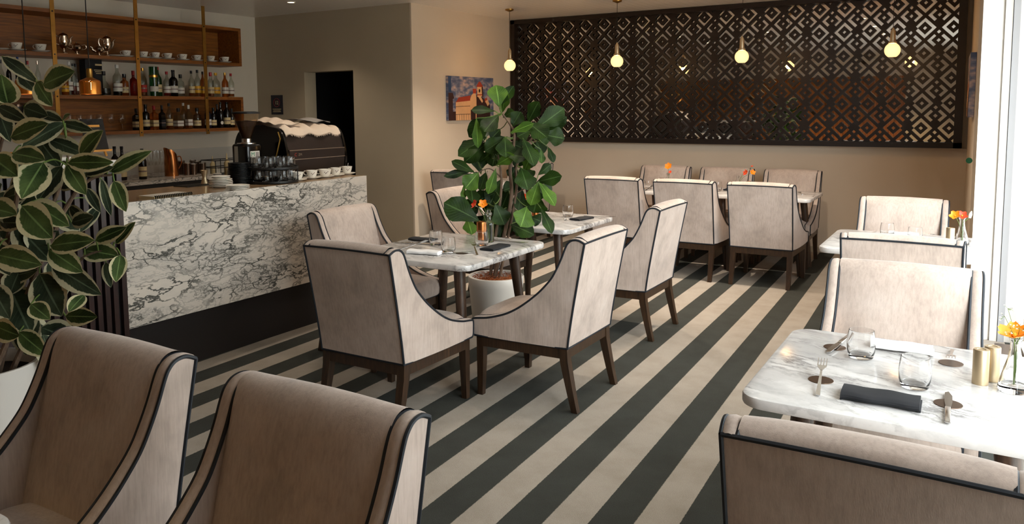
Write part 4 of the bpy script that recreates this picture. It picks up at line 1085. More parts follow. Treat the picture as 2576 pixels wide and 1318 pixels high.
# food tray and easel on the marble top
t = thing('food_tray', 'tray of golden pastries with paper on the marble top behind the plant', 'tray', (-4.50, 2.28, 1.33))
MB().mat('paper_w').box((0, 0, .012), (.30, .42, .022), None, .008).obj('tray', t)
mb = MB().mat('bread')
for k in range(14): mb.lathe([(0, 0), (.03, .004), (.034, .016), (.02, .030), (0, .033)], 12, (random.uniform(-.10, .10), -.16+.32*k/13, .023))
mb.obj('pastries', t)
p = on(232, 345, 'x', -4.62)
t = thing('menu_easel', 'small wooden easel holding a dark menu card above the marble top', 'easel', (-4.62, p.y+.02, 1.33), R_(6))
for a, b in (((.0, -.07, 0), (-.02, 0, .22)), ((0, .07, 0), (-.02, 0, .22)), ((-.10, 0, 0), (-.02, 0, .22))): MB().mat('bread').tube([a, b], .007, 6).obj('leg', t)
MB().mat('bread').span((0, -.09, .03), (.025, .09, .042)).obj('ledge', t)
mb = MB().mat('blackgloss').box((.006, -.01, .135), (.006, .15, .19), Matrix.Rotation(R_(-12), 3, 'Y'))
mb.mat('bread')
for k in range(4): mb.box((.013-.006*k+.003, -.01, .09+.032*k), (.0015, .10-.015*(k % 2), .014), Matrix.Rotation(R_(-12), 3, 'Y'))
mb.obj('menu_card', t, 'dark glossy card with lines of orange writing')
# wine bottles and glasses on the back counter
for px, top_, bot, X, lb in ((290, 368, 420, -7.35, 'left of the pair of dark wine bottles behind the easel'), (308, 368, 420, -7.35, 'right of the pair of dark wine bottles behind the easel'),
                             (360, 374, 446, -7.25, 'dark wine bottle with cream label standing alone left of the stemware')):
    y, zt = bz(px, top_, bot, X); bottle(X, y, .92, zt-.92, .038, 'wine', 'glass_dark', 'paper_c', 'cap_b', lb, None, (.10, .42), 'wine_bottle', 'wine bottles on the back counter')
for k in range(8):
    px = (372, 380, 389, 398, 407, 377, 393, 412)[k]; X = -7.45 if k < 5 else -7.62
    y, zt = bz(px, 390, 436, X)
    stemglass('wine_glass', 'stemmed wine glass in the cluster between the wine bottle and the copper jug', X, y, .92, .27, 'wine glasses on the back counter')
y, zt = bz(432, 375, 435, -7.35)
t = thing('copper_jug', 'tall hammered copper jug with slanted mouth on the back counter', 'jug', (-7.35, y, .92), R_(95))
mb = MB().mat('copper'); rows = []
for i in range(15):
    a = i/14; z = a*(zt-.95); r = .07-.012*a+.006*math.sin(a*3)
    rows.append([Vector((r*math.cos(2*math.pi*k/24)*(1+(.35*max(0, a-.75)/.25 if math.cos(2*math.pi*k/24) < -.6 else 0)), r*math.sin(2*math.pi*k/24), z+(.05*a*a*(-math.cos(2*math.pi*k/24))))) for k in range(24)])
mb.grid(rows, closed=True); mb.add(rows[0], [tuple(range(24))]); mb.obj('body', t)
MB().mat('copper').tube(smooth_curve([(.06, 0, .19), (.12, 0, .20), (.13, 0, .12), (.068, 0, .05)], 5), .006, 8).obj('handle', t)
for k, (px, top_, X) in enumerate(((457, 405, -7.45), (471, 410, -7.32), (486, 403, -7.5), (487, 412, -7.3), (497, 406, -7.45), (510, 410, -7.35))):
    y, zt = bz(px, top_, 432, X)
    t = thing('metal_canister', ('leftmost', 'second from left', 'tall back', 'front middle', 'second from right', 'rightmost')[k]+' metal cup in the cluster right of the copper jug', 'cup', (X, y, .92), 0, 'metal cups right of the copper jug')
    MB().mat('bronze').lathe([(0, 0), (.033, 0), (.036, zt-.92), (.033, zt-.92), (.03, .006), (0, .006)], 22).obj('cup', t)
    MB().mat('steel').lathe([(.036, zt-.925), (.038, zt-.92), (.036, zt-.915), (.034, zt-.92)], 22, cap=False).obj('rim', t)
# wire rack and bottles beside the grinder
t = thing('wire_rack', 'black wire rack on the black fridge behind the bar', 'rack', (-7.3, 6.05, .86))
mb = MB().mat('black')
for z in (.12, .20):
    mb.tube([(-.12, -.38, z), (.12, -.38, z), (.12, .38, z), (-.12, .38, z)], .005, 6, True)
for x in (-.12, .12):
    for y in (-.38, -.12, .12, .38): mb.tube([(x, y, 0), (x, y, .20)], .004, 6)
mb.obj('wires', t)
for px, top_, X, r, mt_, lb in ((536, 392, -7.5, .03, 'smoke', 'pale squeeze bottle with pointed nozzle in the wire rack'), (572, 385, -7.3, .032, 'smoke', 'tall pale bottle at the right of the wire rack')):
    y, zt = bz(px, top_, 440, X)
    t = thing('syrup_bottle', lb, 'bottle', (X, y, .86)); h = zt-.86
    MB().mat('paper_c').lathe([(0, 0), (r, 0), (r, h*.6), (r*.4, h*.72), (r*.3, h*.8), (r*.12, h), (0, h)], 18).obj('bottle', t)
y, zt = bz(583, 402, 440, -7.15)
t = thing('steel_milk_jug', 'shiny steel milk jug with angled handle beside the grinder', 'jug', (-7.15, y, .86)); h = zt-.86-.03
MB().mat('steel').lathe([(0, 0), (.045, 0), (.048, h*.4), (.034, h*.8), (.04, h), (.037, h), (.03, h*.8), (0, .01)], 24).obj('body', t)
MB().mat('steel').tube(smooth_curve([(.0, .04, h*.9), (.0, .09, h*1.1), (.0, .10, h*.5), (0, .048, h*.3)], 4), .005, 6).obj('handle', t)
t = thing('shaker_bottle', 'grey bottle with white pump nozzle behind the white plates', 'bottle', (-5.2, 4.12, 1.0))
MB().mat('towel_g').lathe([(0, .0), (.03, 0), (.03, .10), (.012, .112), (0, .112)], 20).obj('bottle', t)
MB().mat('paper_w').lathe([(.032, .10), (.032, .108), (.006, .112), (.004, .15), (0, .15)], 16).obj('nozzle', t)
t = thing('bar_trolley', 'black service shelf between the bar counter and back counter', 'shelf', (-5.15, 4.3, 0))
MB().mat('black').span((-.2, -.5, 0), (.3, .44, .999)).obj('body', t)
# poster
t = thing('wall_poster', 'small dark poster with an orange ring emblem on the bar end wall', 'poster', (-7.55, 6.915, 1.675))
MB().mat('glass_blue').span((-.10, -.004, -.12), (.10, .004, .12)).obj('board', t)
MB().mat('cap_r').tube([(.052*math.cos(R_(a)), -.0045, .028+.052*math.sin(R_(a))) for a in range(0, 360, 15)], .0022, 5, True).obj('ring', t)
mb = MB().mat('paper_c')
text_mesh(mb, '12', .062, Matrix(((1, 0, 0, 0), (0, 0, -1, -.0048), (0, 1, 0, .024), (0, 0, 0, 1))))
for k, w_ in enumerate((.15, .13, .14)): mb.span((-w_/2, -.0052, -.056-.016*k), (w_/2, -.0046, -.050-.016*k))
mb.obj('lettering', t)

# ---------------------------------------------------------------- tableware
ZT_ = .7505
def item_copy(src, loc, rz, label, grp=None):
    t = dup(src, loc, rz, label, grp); return t
SRC = {}
def fork(x, y, rz, label, grp=None, z=ZT_):
    if 'fork' not in SRC:
        mb = MB().mat('steel')
        mb.prism([(-.0055, -.10), (.0055, -.10), (.003, .01), (.0025, .035), (-.0025, .035), (-.003, .01)], .002, .0042)
        mb.prism([(-.0025, .034), (.0025, .034), (.011, .052), (.012, .062), (-.012, .062), (-.011, .052)], .003, .005)
        for k in range(4):
            x_ = -.0105+.007*k-.0001; mb.prism([(x_-.0013, .061), (x_+.0013, .061), (x_+.0009, .104), (x_-.0009, .104)], .003, .005)
        SRC['fork'] = tag(mb.obj('fork'), label, 'fork', grp, (x, y, z)); SRC['fork'].rotation_euler = (R_(9), 0, rz); SRC['fork'].scale = (1.2, 1.2, 1.2); SRC['fork'].location.z += .018; return SRC['fork']
    t = dup(SRC['fork'], (x, y, z+.018), rz, label, grp); t.rotation_euler = (R_(9), 0, rz); return t
def knife(x, y, rz, label, grp=None, z=ZT_):
    if 'knife' not in SRC:
        t = thing('table_knife', label, 'knife', (x, y, z), rz, grp)
        MB().mat('steel').box((0, -.06, .004), (.013, .10, .006), None, .002).obj('handle', t)
        MB().mat('steel').prism([(-.004, -.012), (.006, -.012), (.010, .03), (.010, .075), (.002, .105), (-.006, .095), (-.007, .03)], .003, .0048).obj('blade', t)
        SRC['knife'] = t; t.scale = (1.2, 1.2, 1.2); return t
    return dup(SRC['knife'], (x, y, z), rz, label, grp)
def spoon(x, y, rz, label, grp=None, z=ZT_):
    if 'spoon' not in SRC:
        mb = MB().mat('steel'); mb.tube([(0, -.09, .002), (0, 0, .004), (0, .05, .008)], [.004, .0025, .003], 8)
        mb.lathe([(0, -.004), (.012, -.002), (.019, .003), (.018, .004), (.011, 0), (0, -.002)], 18, (0, .07, .006))
        SRC['spoon'] = tag(mb.obj('spoon'), label, 'spoon', grp, (x, y, z)); SRC['spoon'].rotation_euler.z = rz; return SRC['spoon']
    return dup(SRC['spoon'], (x, y, z), rz, label, grp)
def disc(x, y, label, grp=None, r=.037):
    if 'disc' not in SRC:
        SRC['disc'] = tag(MB().mat('bronze').lathe([(0, 0), (.037, 0), (.0375, .0008), (.037, .0016), (0, .0016)], 40).obj('round_coaster'), label, 'coaster', grp, (x, y, ZT_-.0003)); return SRC['disc']
    return dup(SRC['disc'], (x, y, ZT_-.0003), None, label, grp)
def napkin(x, y, rz, w, d, mat, label, h=.022, z=ZT_):
    mb = MB().mat(mat); rows = []; n = 14
    for i in range(13):
        u = i/12-.5; ring = []
        for k in range(16):
            a = 2*math.pi*k/16; yy = math.copysign(abs(math.cos(a))**.55, math.cos(a))*d/2; zz = h/2+math.copysign(abs(math.sin(a))**.8, math.sin(a))*h/2*(1+.10*math.sin(u*9+yy*30))
            ring.append(Vector((u*w, yy+.003*math.sin(u*12), max(0, zz))))
        rows.append(ring)
    mb.grid(rows, closed=True); mb.add(rows[0], [tuple(range(16))], False); mb.add(rows[-1], [tuple(range(16))[::-1]], False)
    for s in (-1, 1):
        mb.span((s*(w/2-.004)-.005, -d*.46, h*.05), (s*(w/2)+.004, d*.46, h*.28), .001)
    o = tag(mb.obj('napkin'), label, 'napkin', None, (x, y, z)); o.rotation_euler.z = rz; return o
def petals(mb, mat, c, r, n=5, cup=.5, tilt=(0, 0), ph=0):
    mb.mat(mat); rt = Matrix.Rotation(tilt[0], 3, 'X') @ Matrix.Rotation(tilt[1], 3, 'Y')
    for k in range(n):
        a = 2*math.pi*k/n+ph; rows = []
        for i in range(5):
            u = i/4; w = r*.46*math.sin(math.pi*(.12+.80*u))**.8; rr = r*u; z = cup*r*(u**1.6)
            rows.append([Vector(c)+rt @ Vector((rr*math.cos(a)-v*w*math.sin(a), rr*math.sin(a)+v*w*math.cos(a), z+cup*r*.25*v*v)) for v in (-1, -.5, 0, .5, 1)])
        mb.grid(rows)
def flower(name, label, base, head, r, mat, tilt=(0, 0), grp=None, n=5, cup=.42):
    t = thing(name, label, 'flower', base, 0, grp); h = Vector(head)-Vector(base)
    MB().mat('stem_g').tube(smooth_curve([(0, 0, 0), (h.x*.3, h.y*.3, h.z*.6), tuple(h)], 4), .0016, 5).obj('stem', t)
    mb = MB(); petals(mb, mat, h, r, n, cup, tilt, random.random()*6); mb.obj('petals', t)
    mb = MB().mat('paper_y'); rt = Matrix.Rotation(tilt[0], 3, 'X') @ Matrix.Rotation(tilt[1], 3, 'Y')
    mb.lathe([(0, 0), (r*.16, r*.06), (r*.14, r*.2), (0, r*.26)], 10, h, rt); mb.obj('flower_centre', t)
    return t
def vase(kind, x, y, h, label, grp=None):
    k = 'vase'+kind
    if k not in SRC:
        if kind == 'cone':
            pr = [(0, 0), (.038, 0), (.042, .006), (.040, .02), (.030, .06), (.019, .10), (.014, .13), (.014, .15), (.021, .165), (.019, .166), (.0115, .15), (.0115, .13), (.016, .10), (.027, .06), (.036, .022), (0, .012)]
        else:
            pr = [(0, 0), (.026, 0), (.029, .004), (.029, .10), (.026, .115), (.014, .128), (.012, .15), (.020, .160), (.018, .170), (.012, .175), (.013, .185), (.010, .185), (.009, .15), (.011, .13), (.023, .115), (.026, .10), (.026, .01), (0, .01)]
        t = thing('bud_vase', label, 'vase', (x, y, ZT_), 0, grp); MB().mat('glass').lathe(pr, 12 if kind == 'cone' else 24).obj('glass_vase', t); SRC[k] = (t, max(p[1] for p in pr))
    else: t = dup(SRC[k][0], (x, y, ZT_), None, label, grp)
    if not grp and 'group' in t: del t['group']
    s = h/SRC[k][1]; t.scale = (s, s, s); return t
def tin(x, y, r, h, mat, label, grp=None, twin=False):
    t = thing('pepper_mill' if mat == 'brass' else 'copper_tin', label, 'mill' if mat == 'brass' else 'tin', (x, y, ZT_), 0, grp)
    MB().mat(mat).lathe([(0, 0), (r, 0), (r, h*.97), (r*.95, h), (r*.55, h), (r*.5, h*.985), (0, h*.985)], 32).obj('body', t); return t

# right foreground table
tumbler(-.319, 2.835, ZT_, 'tumbler on the near window table, beside the white napkin', None, 1.05)
tumbler(-.141, 2.606, ZT_, 'largest-looking tumbler on the near window table, behind the black napkin', None, 1.05)
disc(-.397, 2.535, 'brown disc under the near-left fork on the near window table')
fork(-.393, 2.50, R_(6), 'fork with upright tines at the near left of the near window table', None, ZT_+.0018)
disc(-.048, 2.505, 'brown disc under the knife on the near window table')
knife(-.048, 2.47, R_(2), 'table knife with blade pointing away on the near window table', None, ZT_+.0018)
napkin(-.218, 2.435, R_(1), .205, .105, 'napkin_b', 'black folded napkin in the foreground of the near window table', .024)
p = on(2100, 874, 'z', .75); disc(p.x, p.y, 'brown disc under the knife and spoon at the far left of the near window table')
knife(p.x+.008, p.y+.03, R_(172), 'table knife at the far left of the near window table, handle pointing away', None, ZT_+.0018)
p = on(2392, 914, 'z', .75); disc(p.x, p.y, 'brown disc under the fork at the far right of the near window table')
fork(p.x, p.y+.035, R_(180), 'fork with tines toward us at the far right of the near window table', None, ZT_+.0018)
napkin(-.205, 3.0, R_(2), .19, .085, 'napkin_w', 'white rolled napkin on the far side of the near window table', .024)
tin(.030, 2.745, .0225, .108, 'brass', 'nearer of the two touching brass mills on the near window table')
tin(.060, 2.795, .0225, .108, 'brass', 'farther of the two touching brass mills on the near window table')
vase('cone', .115, 2.72, .165, 'clear conical bud vase on the near window table')
hd = on(2552, 838, 'y', 2.70)
flower('orange_flower', 'large orange flower in the vase at the right edge of the frame', (.115, 2.72, ZT_+.02), (hd.x, hd.y, hd.z-.008), .043, 'orange', (R_(18), R_(-8)), None, 6, .45)
t = thing('white_sprig', 'feathery white sprig rising above the large orange flower', 'flower', (.118, 2.725, ZT_+.02))
mb = MB().mat('stem_g'); mw = MB().mat('whitepetal')
for k in range(9):
    a = k*2.4; e = Vector((.035*math.cos(a), .05*math.sin(a), .19+.03*math.sin(k*1.7)))
    mb.tube(smooth_curve([(0, 0, 0), (0, 0, .12), tuple(e)], 3), .0009, 4)
    for j in range(7):
        c = e+Vector((random.uniform(-.016, .016), random.uniform(-.016, .016), random.uniform(-.012, .02))); mb.tube([e, c], .0005, 3)
        mw.lathe([(0, -.002), (.0028, 0), (0, .002)], 6, c)
mb.obj('stems', t); mw.obj('florets', t)
# farther window table
tumbler(-.50, 5.62, ZT_, 'left tumbler on the farther window table', None, 1.0)
tumbler(-.33, 5.50, ZT_, 'right tumbler on the farther window table', None, 1.0)
disc(-.602, 5.70, 'brown disc at the left of the farther window table'); spoon(-.60, 5.72, R_(170), 'spoon resting on the left disc of the farther window table', None, ZT_+.0018)
disc(-.237, 5.68, 'brown disc at the right of the farther window table'); fork(-.237, 5.70, R_(180), 'fork resting on the right disc of the farther window table', None, ZT_+.0018)
napkin(-.41, 5.74, 0, .18, .07, 'napkin_w', 'white rolled napkin behind the tumblers on the farther window table', .02)
tin(-.135, 5.46, .024, .108, 'brass', 'brass mill on the farther window table beside the vase')
vase('cone', -.075, 5.50, .17, 'clear conical vase on the farther window table')
def at_y(px, py_, y): v = on(px, py_, 'y', y); return tuple(v)
flower('orange_flower', 'orange flower in the vase on the farther window table', (-.075, 5.50, ZT_+.02), at_y(2403, 543, 5.47), .032, 'orange', (R_(50), R_(-15)))
flower('red_flower', 'orange-red flower in the vase on the farther window table', (-.072, 5.50, ZT_+.02), at_y(2420, 543, 5.49), .030, 'redpetal', (R_(50), R_(10)))
t = thing('white_bud', 'slender white bud sprig leaning right from the farther window table vase', 'flower', (-.07, 5.50, ZT_+.02))
e = Vector(at_y(2444, 531, 5.50))-t.location; MB().mat('stem_g').tube([(0, 0, 0), (0, 0, .12), tuple(e*.8)], .002, 5).obj('stem', t)
MB().mat('whitepetal').tube([tuple(e*.78), tuple(e*.9), tuple(e)], [.008, .010, .003], 8).obj('bud', t)
# centre table
tumbler(-2.915, 3.93, ZT_, 'left of three tumblers on the centre table')
tumbler(-2.70, 3.765, ZT_, 'middle and nearest of three tumblers on the centre table')
tumbler(-2.645, 4.045, ZT_, 'right of three tumblers on the centre table, in front of the copper tin')
tin(-2.76, 4.22, .033, .125, 'copper', 'tall shiny copper tin behind the right tumbler on the centre table')
M['copper']
vase('bottle', -2.69, 4.20, .205, 'clear bottle-shaped bud vase beside the copper tin on the centre table')
flower('red_flower', 'red flower in the centre table vase', (-2.69, 4.20, ZT_+.02), at_y(1196, 514, 4.18), .030, 'redpetal', (R_(60), R_(-30)))
flower('orange_flower', 'orange flower in the centre table vase', (-2.688, 4.20, ZT_+.02), at_y(1215, 514, 4.20), .031, 'orange', (R_(55), R_(25)))
napkin(-3.10, 4.04, R_(0), .18, .09, 'napkin_b', 'black napkin at the far left of the centre table', .016)
napkin(-2.80, 3.66, R_(12), .20, .075, 'napkin_w', 'white rolled napkin near the front edge of the centre table', .024)
napkin(-2.53, 4.02, R_(90), .20, .10, 'napkin_b', 'black napkin at the right side of the centre table', .016)
p = on(1162, 637, 'z', .75); disc(p.x, p.y, 'brown disc near the front of the centre table')
knife(p.x-.03, p.y-.03, R_(-50), 'knife lying across the brown disc of the centre table', None, ZT_+.0018)
p = on(1195, 634, 'z', .75); fork(p.x, p.y, R_(40), 'fork lying near the right front corner of the centre table')
p = on(1275, 612, 'z', .75); knife(p.x, p.y+.05, R_(-85), 'knife beyond the right black napkin of the centre table')
p = on(1028, 625, 'z', .75); fork(p.x+.03, p.y-.02, R_(-20), 'fork at the left front of the centre table')
p = on(1035, 615, 'z', .75); knife(p.x, p.y+.03, R_(-75), 'knife beside the left black napkin of the centre table')
# table behind the fig
tumbler(-2.78, 5.50, ZT_, 'single tumbler on the table behind the fig plant')
napkin(-2.62, 5.42, R_(80), .19, .10, 'napkin_b', 'black napkin on the table behind the fig plant', .016)
spoon(-2.765, 5.28, R_(-60), 'spoon on the table behind the fig plant')
knife(-2.55, 5.60, R_(-70), 'knife beyond the black napkin on the table behind the fig plant')
tin(-2.98, 5.33, .028, .11, 'copper', 'copper tin glimpsed among leaves on the table behind the fig plant')
vase('bottle', -3.07, 5.42, .19, 'bud vase hidden among fig leaves on the table behind')
flower('red_flower', 'red flower glimpsed through the fig leaves', (-3.07, 5.42, ZT_+.02), at_y(1323, 497, 5.40), .030, 'redpetal', (R_(60), 0))
# long tables under the screen
for x, y, lb in ((-3.22, 7.95, 'tumbler behind the left chair back at the left table under the screen'), (-3.0, 7.80, 'tumbler in the gap between left and middle chairs under the screen'),
                 (-2.60, 8.18, 'tumbler behind the middle chair back under the screen'), (-2.30, 7.95, 'tumbler in the gap between middle and right chairs under the screen'),
                 (-1.93, 8.12, 'tumbler just above the right chair back under the screen'), (-1.60, 8.0, 'tumbler nearest the right marble corner under the screen')):
    tumbler(x, y, ZT_, lb, None, 1.0)
tin(-2.97, 8.14, .024, .09, 'copper', 'small copper tin beside the left vase under the screen')
tin(-2.05, 8.22, .024, .09, 'copper', 'small copper tin beside the right vase under the screen')
vase('bottle', -2.92, 8.20, .15, 'left bud vase on the tables under the screen'); vase('bottle', -2.16, 8.20, .15, 'right bud vase on the tables under the screen')
flower('orange_flower', 'double orange flower in the left vase under the screen', (-2.92, 8.20, ZT_+.02), at_y(1682, 419, 8.2), .040, 'orange', (R_(60), 0), None, 6)
flower('orange_flower', 'small orange bloom low in the left vase under the screen', (-2.92, 8.20, ZT_+.02), at_y(1686, 433, 8.17), .018, 'redpetal', (R_(60), 0))
flower('red_flower', 'red flower in the right vase under the screen', (-2.16, 8.20, ZT_+.02), at_y(1877, 435, 8.2), .032, 'redpetal', (R_(60), R_(-30)))
flower('orange_flower', 'yellow-orange flower in the right vase under the screen', (-2.16, 8.20, ZT_+.02), at_y(1893, 434, 8.2), .030, 'orange', (R_(60), R_(30)))
flower('red_flower', 'small high red bud in the right vase under the screen', (-2.16, 8.20, ZT_+.02), at_y(1892, 419, 8.2), .014, 'redpetal', (R_(20), 0))
napkin(-2.22, 8.10, R_(90), .17, .08, 'napkin_b', 'black napkin on the middle table under the screen', .018)
fork(-2.95, 7.72, R_(0), 'fork in the gap between chairs on the left table under the screen'); spoon(-1.50, 8.05, R_(20), 'spoon near the right marble corner under the screen')
vase('bottle', -4.86, 7.55, .16, 'bud vase on the table by the painting wall')
flower('orange_flower', 'orange flower above the fig leaves, on the table by the painting wall', (-4.86, 7.55, ZT_+.02), at_y(1209, 410, 7.55), .035, 'redpetal', (R_(60), 0))

# ---------------------------------------------------------------- canvases
def canvas(name, label, loc, rz, w, h, d, build):
    t = thing(name, label, 'picture', loc, rz)
    MB().mat('cv_sky').span((-w/2, -d, -h/2), (w/2, 0, h/2)).obj('stretched_canvas', t)
    mb = MB(); build(mb, w, h, -d); mb.obj('printed_view', t); return t
def skymat():
    n = N('printed_sky'); t = n.n('ShaderNodeTexNoise', i_Scale=9.0, i_Detail=5.0); n.l(n.coord((1, 1, 2.2)), t.inputs[0])
    n.l(n.ramp(t.outputs[0], [(.40, srgb(70, 82, 112)), (.52, srgb(112, 114, 134)), (.68, srgb(190, 162, 152))]), n.b.inputs['Base Color']); n.b.inputs['Roughness'].default_value = .6
    return n.m
M['cv_sky'] = skymat()
M['cv_wall'] = plain('printed_sandstone', srgb(226, 172, 122), .6, var=.1); M['cv_roof'] = plain('printed_red_roof', srgb(166, 62, 40), .6, var=.1)
M['cv_dark'] = plain('printed_dark_brown', srgb(58, 32, 28), .6, var=.3); M['cv_blue'] = plain('printed_deep_blue', srgb(34, 66, 104), .6)  # dark brown and deep blue tones of the printed view
def view(mb, w, h, y):
    def poly(m, pts, lay): mb.mat(m).prism([((u-.5)*w, (.5-v)*h) for u, v in pts], y-.0002*lay, y-.0002*lay-.0002, 'y')
    poly('cv_blue', [(0, 0), (.06, 0), (.06, .36), (0, .36)], 1)
    poly('cv_dark', [(0, .38), (.09, .38), (.12, .50), (.09, .52), (.09, .80), (.15, .80), (.15, 1), (0, 1)], 2)
    poly('cv_wall', [(.15, .585), (.46, .54), (.46, 1), (.15, 1)], 2)
    poly('cv_roof', [(.15, .59), (.21, .48), (.47, .43), (.46, .55)], 3)
    poly('cv_dark', [(.15, .685), (.58, .66), (.58, .67), (.15, .695)], 3)
    poly('cv_wall', [(.46, .52), (.49, .42), (.53, .38), (.58, .38), (.60, .52), (.60, 1), (.46, 1)], 4)
    poly('cv_dark', [(.47, .76), (.58, .74), (.58, 1), (.47, 1)], 5)
    poly('cv_roof', [(.52, .27), (.60, .27), (.595, .38), (.525, .38)], 5)
    poly('cv_dark', [(.60, .40), (.72, .46), (.86, .58), (.92, .66), (.92, 1), (.60, 1)], 3)
    poly('cv_wall', [(.64, .46), (.70, .44), (.75, .56), (.73, .60)], 4)
    poly('cv_wall', [(.62, .22), (.73, .22), (.74, .44), (.62, .46)], 5)
    poly('cv_roof', [(.60, .215), (.66, .10), (.69, .10), (.75, .20), (.74, .225), (.61, .225)], 6)
    poly('cv_dark', [(.72, .22), (.75, .22), (.76, .46), (.73, .46)], 6)
    poly('paper_c', [(.65, .27), (.69, .26), (.70, .33), (.66, .38), (.645, .34)], 7); poly('cv_dark', [(.655, .28), (.685, .275), (.69, .33), (.665, .365), (.652, .33)], 8)
    poly('cv_roof', [(.62, .40), (.73, .395), (.73, .42), (.62, .425)], 7)
    poly('cv_roof', [(.79, .50), (.84, .47), (.86, .60), (.80, .60)], 4); poly('cv_wall', [(.80, .56), (.86, .52), (.90, .62), (.86, .68)], 5)
    for a in (.02, .05, .08, .12, .17, .22, .27, .32, .37, .42): poly('cv_dark', [(a, .86), (a+.005, .86), (a+.005, 1), (a, 1)], 6)
    poly('cv_dark', [(0, .865), (.46, .855), (.46, .865), (0, .875)], 6)
    for a, b in ((.16, .48), (.545, .27), (.80, .48)): poly('paper_w', [(a, b-.22), (a+.003, b-.22), (a+.003, b), (a, b)], 6)
# faces +X on the painting wall
canvas('canvas_print', 'canvas print of a sandstone clock-tower building on the wall behind the fig plant', (-5.419, 8.045, 1.735), R_(90), .99, .525, .035, view)
tl = math.atan2(9.12-6.9, -.115+.045)
yc = 7.45; xw = -.045-.07*(yc-6.9)/2.22
canvas('canvas_print', 'canvas print seen edge-on on the right wall beside the screen', (xw-.002, yc, 1.765), tl-math.pi, .75, .50, .04, view)
o = MB().mat('cord').tube([(-.06, 8.99, .72), (-.063, 8.99, 1.4), (-.065, 8.99, ZC)], .003, 5).obj('hanging_cable'); tag(o, 'thin dark cable running down the corner right of the screen', 'cable')
t = thing('blind_bobbin', 'small dark green round bobbin on the right wall below the canvas', 'bobbin', (-.068, 6.86, 1.19))
MB().mat('paper_g').lathe([(0, -.006), (.022, -.006), (.022, .006), (0, .006)], 16, (0, 0, 0), Matrix.Rotation(R_(90), 3, 'X')).obj('disc', t)

# ---------------------------------------------------------------- plants
def MG(a, b):
    a.mat('stem_g'); a.add(b.v, b.f)
TOCAM = (RM @ Vector((0, 0, 1))).normalized()
def leaf(mb, base, tip, w, nrm, kind, curl=.12, roll=.18):
    base = Vector(base); tip = Vector(tip); d = tip-base; Ln = d.length
    if Ln < 1e-4: return
    u = d/Ln; n = (nrm-u*nrm.dot(u)); n = n.normalized() if n.length > .05 else u.orthogonal().normalized(); s = u.cross(n)
    NU, NV = 10, 8; vs = []; uv = []; fs = []
    for i in range(NU+1):
        a = i/NU
        if kind == 'rubber': hw = 1.22*math.sin(math.pi*min(1, a*1.02))**.60*(1-.22*a) if a < .94 else .40*(1-a)/.06*.9
        else: hw = (math.sin(math.pi*a**1.45)**.60)*(.95+.40*a)
        if i in (0, NU): hw = .02
        for j in range(NV+1):
            v = j/NV*2-1; y = v*hw*w/2
            zz = -curl*Ln*(a-.15)**2+roll*abs(v)**1.5*w*.5*hw
            if kind == 'fig': zz += .035*w*math.sin(a*15+v*2)*abs(v); y *= 1+.09*math.sin(a*12+(1 if v > 0 else 0))
            vs.append(base+u*(a*Ln)+s*y+n*zz); uv.append((a, j/NV))
    for i in range(NU):
        for j in range(NV): k = i*(NV+1)+j; fs.append((k, k+1, k+NV+2, k+NV+1))
    mb.add(vs, fs, True, uv)
    return base
def nrand(k=.45): return (TOCAM+Vector((random.uniform(-k, k)+.25, random.uniform(-k, k), random.uniform(0, .7)))).normalized()
# rubber plant
t = thing('rubber_plant', 'large variegated rubber plant with cream-edged leaves in a white pot at the left edge', 'plant', (-3.75, 1.67, 0))
O = Vector((-3.75, 1.67, 0))
MB().mat('pot').lathe([(0, 0), (.19, 0), (.20, .01), (.235, .42), (.24, .495), (.236, .50), (.224, .50), (.222, .44), (.18, .05), (0, .04)], 48).obj('pot', t)
MB().mat('soil').lathe([(0, .445), (.222, .44)], 30, cap=False).obj('soil', t)
D0 = 3.35
RL = [((27,345),(113,309),55,0),((163,309),(50,368),50,1),((157,309),(228,327),28,1),((200,393),(252,328),46,0),((123,350),(208,384),42,1),((32,386),(107,398),50,0),
 ((109,409),(52,498),72,0),((155,418),(91,505),62,1),((170,409),(277,408),42,0),((168,414),(212,486),44,0),((214,436),(280,420),26,1),((278,432),(374,379),38,0),((287,455),(314,529),38,0),
 ((-20,395),(38,440),60,0),((-40,520),(36,535),62,0),((55,518),(125,597),74,0),((80,509),(168,565),52,0),((39,564),(124,654),66,1),((127,618),(230,602),52,0),((123,627),(202,682),52,0),
 ((130,664),(247,740),54,1),((-10,640),(97,664),60,0),((14,700),(86,680),42,1),((100,688),(150,793),80,1),((25,723),(74,838),86,1),((78,765),(122,800),42,0),((212,742),(172,782),36,0),
 ((165,795),(238,797),42,0),((-10,820),(42,845),52,0),((48,835),(114,893),46,0),((240,605),(312,573),36,0),((290,612),(335,560),26,0),((212,630),(293,640),52,0),((303,641),(291,707),36,0),((266,660),(277,720),24,1),
 ((218,473),(250,530),24,2),((250,518),(200,583),28,2),((255,450),(277,540),22,2),((5,142),(92,204),30,1),((50,186),(86,226),34,1),((108,213),(180,178),60,0),((92,205),(126,264),44,0),
 ((20,262),(2,190),62,0),((-5,275),(24,352),42,1),((60,270),(114,290),46,1),((-5,268),(60,302),38,1),((95,285),(152,300),30,1),((158,300),(172,286),14,0),((0,560),(60,560),40,1),((-20,600),(20,690),50,1),
 ((-20,720),(20,800),60,1),((180,560),(230,545),36,1),((150,470),(215,440),40,2),((100,600),(160,640),40,2),((175,520),(215,560),30,2)]
mb = MB(); ends = []
stems = [(-60,905,.05),(30,905,0),(80,905,-.06)]
